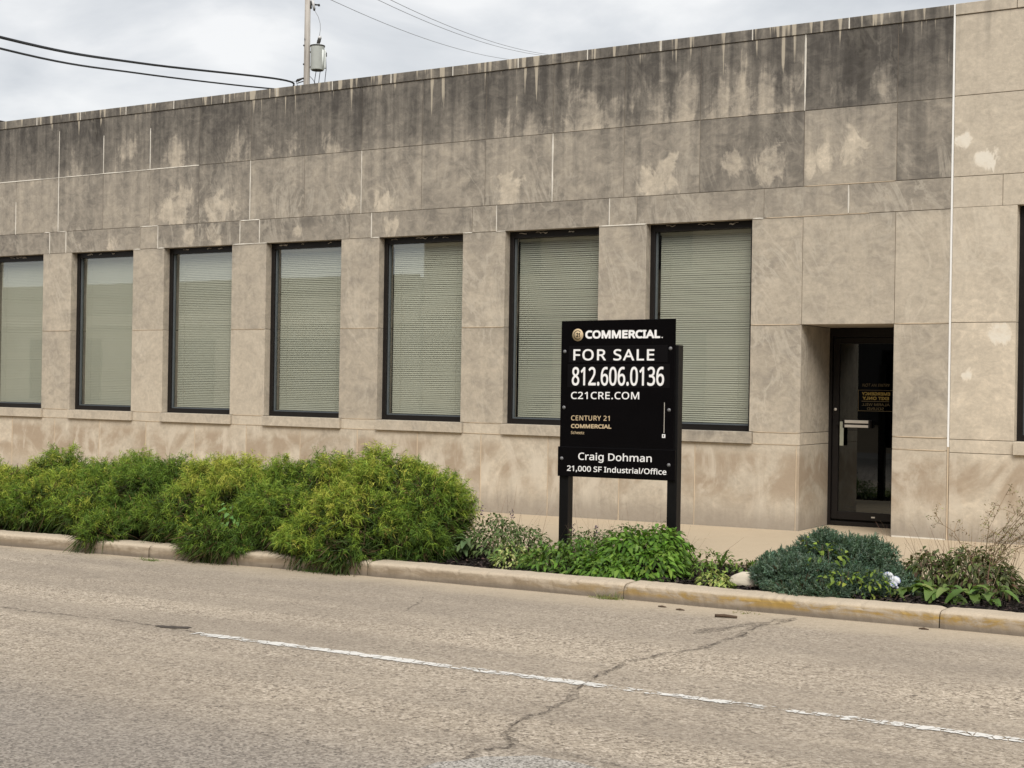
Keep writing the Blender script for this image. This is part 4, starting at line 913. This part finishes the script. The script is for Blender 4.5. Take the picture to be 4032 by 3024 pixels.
lump('garden_stone', (-4.30, -4.15, gz(-4.33, .0)), (.15, .08, .075), M_PALE, 'pale smooth stone lying left of the blue juniper', 'stone', 3, .10)
def bagmat():
    k = NM('printed_plastic_bag'); p = k.pos(); n = k.noise(p, 26, 3, .5, 1.2)
    c = k.mix(k.rng(n, .55, .58), (.60, .62, .67), (.05, .11, .42)); return k.done(k.bsdf(c, .35, .5, k.noise(p, 40, 4), .01, .8))
M_BAG = bagmat()
def crumple(name, c, r, label, seed, mat):
    bm = bmesh.new(); bmesh.ops.create_icosphere(bm, subdivisions=4, radius=1); rr = random.Random(seed); pts = [Vector((rr.gauss(0, 1), rr.gauss(0, 1), rr.gauss(0, 1))).normalized() for _ in range(22)]
    for v in bm.verts:
        d = v.co.normalized(); m = sorted(((d-q).length, i) for i, q in enumerate(pts)); k_ = .62+.9*(m[1][0]-m[0][0])+.12*math.sin(m[0][1]*2.3)
        v.co = Vector((d.x*r[0]*k_, d.y*r[1]*k_, max(d.z*r[2]*k_, -.5*r[2])))+Vector(c)
    return tag(finish(bm, name, mat, None, 0, 1, False), label, 'bag')
crumple('plastic_bag', (-3.26, -4.0, gz(-3.26, .06)), (.072, .055, .07), 'crumpled white and blue plastic bag between juniper and salvia', 2, M_BAG)
crumple('plastic_bag', (-7.22, -3.95, gz(-7.22, .02)), (.11, .08, .06), 'crumpled bluish plastic wrapper under the edge of the big mound', 4, simple('grey_plastic', (.42, .46, .55), .4, .5, var=.4, scale=20))
tag(tube('twig', [(-4.12, -5.13, gz(-4.1, ROAD+.012)), (-4.06, -5.11, gz(-4.06, ROAD+.014)), (-3.97, -5.10, gz(-3.97, ROAD+.010))], [.010, .012, .008], M_BARK, None, 7), 'short dark stick lying on the road below the juniper', 'stick')
for i, (x, y, l_) in enumerate(((-4.62, -4.93, 'dark bark scrap nearest the kerb, left of the stick on the road'), (-4.45, -4.99, 'thin bark sliver just left of the stick on the road'), (-2.78, -4.83, 'bark crumb in the gutter below the right kerb joint'))):
    tag(tube('bark_scrap', [(x-.03, y, gz(x, ROAD+.007)), (x, y+.004, gz(x, ROAD+.009)), (x+.035, y+.002, gz(x, ROAD+.006))], [.004, .007, .003], M_BARK, None, 6), l_, 'debris')

# ------------------------------------------------------------------ utility pole and wires behind the building
def polewood():
    k = NM('weathered_pole_wood'); p = k.pos(); n = k.noise(k.scalev(p, (14, 14, .8)), 1, 6, .65); d = k.noise(k.scalev(p, (5, 5, 2.2)), 1, 3, .5)
    c = k.ramp(n, [(.3, (.22, .195, .175)), (.5, (.39, .36, .33)), (.75, (.53, .50, .465))]); c = k.mix(k.rng(d, .66, .72), c, (.07, .055, .045))
    return k.done(k.bsdf(c, .9, .15, n, .01, .6))
M_POLE = polewood()
M_TANK = simple('grey_transformer_paint', (.66, .69, .68), .45, .4, var=.12, scale=5)
M_DKMET = simple('dark_hardware', (.035, .032, .03), .6, .3, var=.4)
M_PORC = simple('porcelain', (.55, .55, .56), .3, .5, var=.1)
M_CABLE = simple('black_cable', (.012, .012, .013), .6, .3)
M_WIRE = simple('grey_wire', (.20, .20, .205), .6, .3)
px, py = -32.62, 24.2
PO = empty('utility_pole', (px, py, -.6), 'weathered wooden utility pole rising behind the roof', 'pole')
tube('shaft', [(px+.02, py, -.6), (px+.01, py, 7), (px, py, 12.5), (px-.01, py, 15.4)], [.15, .125, .105, .092], M_POLE, PO, 16)
RTW = Vector((math.cos(TH), math.sin(TH), 0))
def pw(u, z, d=0.0): b = Vector((px, py, 0))+RTW*u+Vector((-math.sin(TH), math.cos(TH), 0))*d; return (b.x, b.y, z)
tube('bracket', [pw(.08, 14.32), pw(.16, 14.28), pw(.24, 14.30)], .025, M_DKMET, PO)
tube('cutout', [pw(.14, 14.48), pw(.19, 14.30), pw(.22, 14.12)], [.035, .05, .04], M_PORC, PO)
tube('cutout_cap', [pw(.20, 14.13), pw(.25, 14.12)], .05, M_DKMET, PO); tube('cutout_arm', [pw(.24, 14.29), pw(.38, 14.28)], [.03, .024], M_DKMET, PO)
tube('cutout_arm', [pw(.37, 14.31), pw(.385, 14.24)], .035, M_DKMET, PO); tube('bolt_plate', [pw(.08, 14.40), pw(.09, 14.15)], .05, M_DKMET, PO)
for z in (12.88, 12.24, 11.75): tube('bolt', [pw(-.12, z, -.05), pw(-.08, z, -.06)], .03, M_DKMET, PO, 6)
TR = empty('transformer', pw(.37, 12.05), 'grey cylindrical transformer hung on the utility pole', 'transformer')
c0 = pw(.36, 12.05, -.02)
lathe('tank', [(.21, 0), (.235, .02), (.235, .80), (.245, .81), (.245, .835), (.20, .86), (.05, .89)], c0, (0, 0, 1), M_TANK, TR, 28)
lathe('tank_base', [(.20, -.012), (.20, 0)], c0, (0, 0, 1), M_DKMET, TR, 28)
lathe('lid_band', [(.252, .80), (.252, .84)], c0, (0, 0, 1), M_DKMET, TR, 28)
tube('cooling_fin', [pw(.60, 12.12), pw(.61, 12.15), pw(.61, 12.70), pw(.585, 12.74)], .045, M_TANK, TR); tube('cooling_fin', [pw(.55, 12.10, -.14), pw(.555, 12.72, -.14)], .04, M_TANK, TR)
tube('terminal', [pw(.655, 12.66), pw(.655, 12.52)], .022, M_DKMET, TR); tube('bushing', [pw(.36, 12.92), pw(.40, 13.06), pw(.42, 13.14)], [.05, .065, .05], M_DKMET, TR); tube('bushing_cap', [pw(.42, 13.13), pw(.435, 13.22)], [.07, .045], M_PORC, TR)
tube('hanger', [pw(.06, 12.67), pw(.20, 12.67)], .03, M_DKMET, TR); tube('hanger', [pw(.06, 12.16), pw(.18, 12.16)], .03, M_DKMET, TR)
tube('lead', [pw(.24, 14.08), pw(.36, 13.88), pw(.43, 13.65), pw(.44, 13.45), pw(.41, 13.2)], .008, M_WIRE, TR, 5)
for a, b in ((.32, .25), (.46, .40)): tube('lead', [pw(a, 12.05), pw((a+b)/2, 11.8), pw(b, 11.5), pw(b-.05, 11.1)], .012, M_CABLE, TR, 5)
tube('lead', [pw(.64, 12.5), pw(.66, 12.1), pw(.63, 11.8), pw(.60, 11.3)], .012, M_CABLE, TR, 5)
def sag(a, b, s, n_=24):
    a, b = Vector(a), Vector(b); return [a.lerp(b, i/n_)-Vector((0, 0, s*4*(i/n_)*(1-i/n_))) for i in range(n_+1)]
def through(pts, n_=10):   # smooth polyline through measured points
    P = [Vector(p) for p in pts]; out = []
    for i in range(len(P)-1):
        p0, p1, p2, p3 = P[max(i-1, 0)], P[i], P[i+1], P[min(i+2, len(P)-1)]
        for k_ in range(n_):
            t = k_/n_; out.append(.5*((2*p1)+(p2-p0)*t+(2*p0-5*p1+4*p2-p3)*t*t+(3*p1-p0-3*p2+p3)*t**3))
    return out+[P[-1]]
tag(tube('overhead_cable', through([(-17.8, -8.0, 6.6), (-24.9, 5.44, 8.38), (-29.98, 14.05, 10.05), (-32.36, 22.59, 11.41), (-32.65, 23.59, 11.30), (-32.6, 24.1, 10.9)]), .032, M_CABLE, None, 8), 'thicker upper black cable running to the pole from the left', 'cable')
tag(tube('overhead_cable', through([(-17.8, -8.0, 6.5), (-24.9, 5.44, 8.15), (-29.98, 14.06, 9.77), (-32.78, 22.92, 11.19), (-32.65, 24.1, 11.5)]), .024, M_CABLE, None, 8), 'thinner lower black cable running to the pole from the left', 'cable')
DE = tag(tube('insulator', [pw(-.09, 11.79), pw(-.30, 11.70), pw(-.36, 11.67)], [.02, .05, .03], M_DKMET, None), 'dark dead-end insulator on the left side of the pole above the roof', 'insulator')
tube('strap', [pw(-.09, 11.68), pw(-.32, 11.60)], .018, M_DKMET, DE); tube('jumper', [pw(-.36, 11.66), pw(-.30, 11.50), pw(-.15, 11.42), pw(-.08, 11.5)], .010, M_CABLE, DE, 5); tube('jumper', [pw(-.36, 11.66), pw(-.9, 11.69)], .007, M_WIRE, DE, 5)
tube('jumper', [pw(.10, 11.85), pw(.2, 11.75), pw(.40, 11.45)], .009, M_CABLE, DE, 5)
for a, b, l_ in (((-37.98, 32.64, 16.88), (-48.1, 61.7, 21.39), 'lowest of the three thin wires crossing the sky'), ((-36.7, 33.44, 17.09), (-46.58, 62.65, 21.7), 'middle of the three thin wires crossing the sky'), ((-36.27, 33.71, 17.1), (-46.1, 62.95, 21.73), 'uppermost of the three thin wires crossing the sky')):
    a, b = Vector(a), Vector(b); d = b-a
    tag(tube('overhead_wire', (lambda S: [S[0]+(S[0]-S[1])*6]+S+[S[-1]+(S[-1]-S[-2])*6])(sag(a, b, .35, 16)), .011, M_WIRE, None, 6), l_, 'wire')
RU = empty('rooftop_unit', (-22.3, 3.2, 4.9), 'dark rooftop unit just showing over the parapet at the far left', 'roof unit')
box('housing', -23.4, -21.55, 2.7, 3.7, 5.0, 5.92, M_DKMET, RU, .02); box('lid', -23.45, -21.5, 2.65, 3.75, 5.92, 5.97, M_DKMET, RU, .01); boxes('foot', [(-23.3, -23.1, 2.8, 3.6, 4.9, 5.0), (-21.9, -21.7, 2.8, 3.6, 4.9, 5.0)], M_DKMET, RU)

# ------------------------------------------------------------------ buildings across the street, seen in the window reflections
def across(name, x0, x1, h, col, label, wins, band):
    t = empty(name, ((x0+x1)/2, -23, 0), label, 'building'); m = simple(name+'_wall', col, .9, .2, var=.1, scale=2)
    box('wall', x0, x1, -30, -18.6, -.8, h, m, t, .02); box('cornice', x0-.0, x1+.0, -18.599, -18.45, h-.35, h+.08, simple(name+'_trim', tuple(q*.6 for q in col), .9, .2), t, .02)
    box('band', x0+.01, x1-.01, -18.599, -18.5, band, band+.35, simple(name+'_band', tuple(min(.8, q*1.4) for q in col), .9, .2), t, .01)
    for (a, b, z0, z1) in wins:
        w = boxes('window', [(a, b, -18.598, -18.55, z0, z0+.08), (a, b, -18.598, -18.55, z1-.08, z1), (a, a+.08, -18.598, -18.55, z0+.08, z1-.08), (b-.08, b, -18.598, -18.55, z0+.08, z1-.08)], M_BRONZE, t)
        box('pane', a+.081, b-.081, -18.597, -18.58, z0+.081, z1-.081, M_DKMET, w)
across('low_shop', -62, -23.9, 4.4, (.42, .36, .28), 'low buff shop across the street, seen only as a reflection', [(-60+5*i, -56.6+5*i, .7, 2.7) for i in range(7)], 3.1)
across('tall_shop', -23.8, 16, 8.2, (.36, .29, .21), 'taller tan building across the street, seen only as a reflection', [(-22+4.4*i, -19.6+4.4*i, .6, 2.8) for i in range(8)]+[(-22+4.4*i, -20+4.4*i, 4.4, 6.4) for i in range(8)], 3.3)
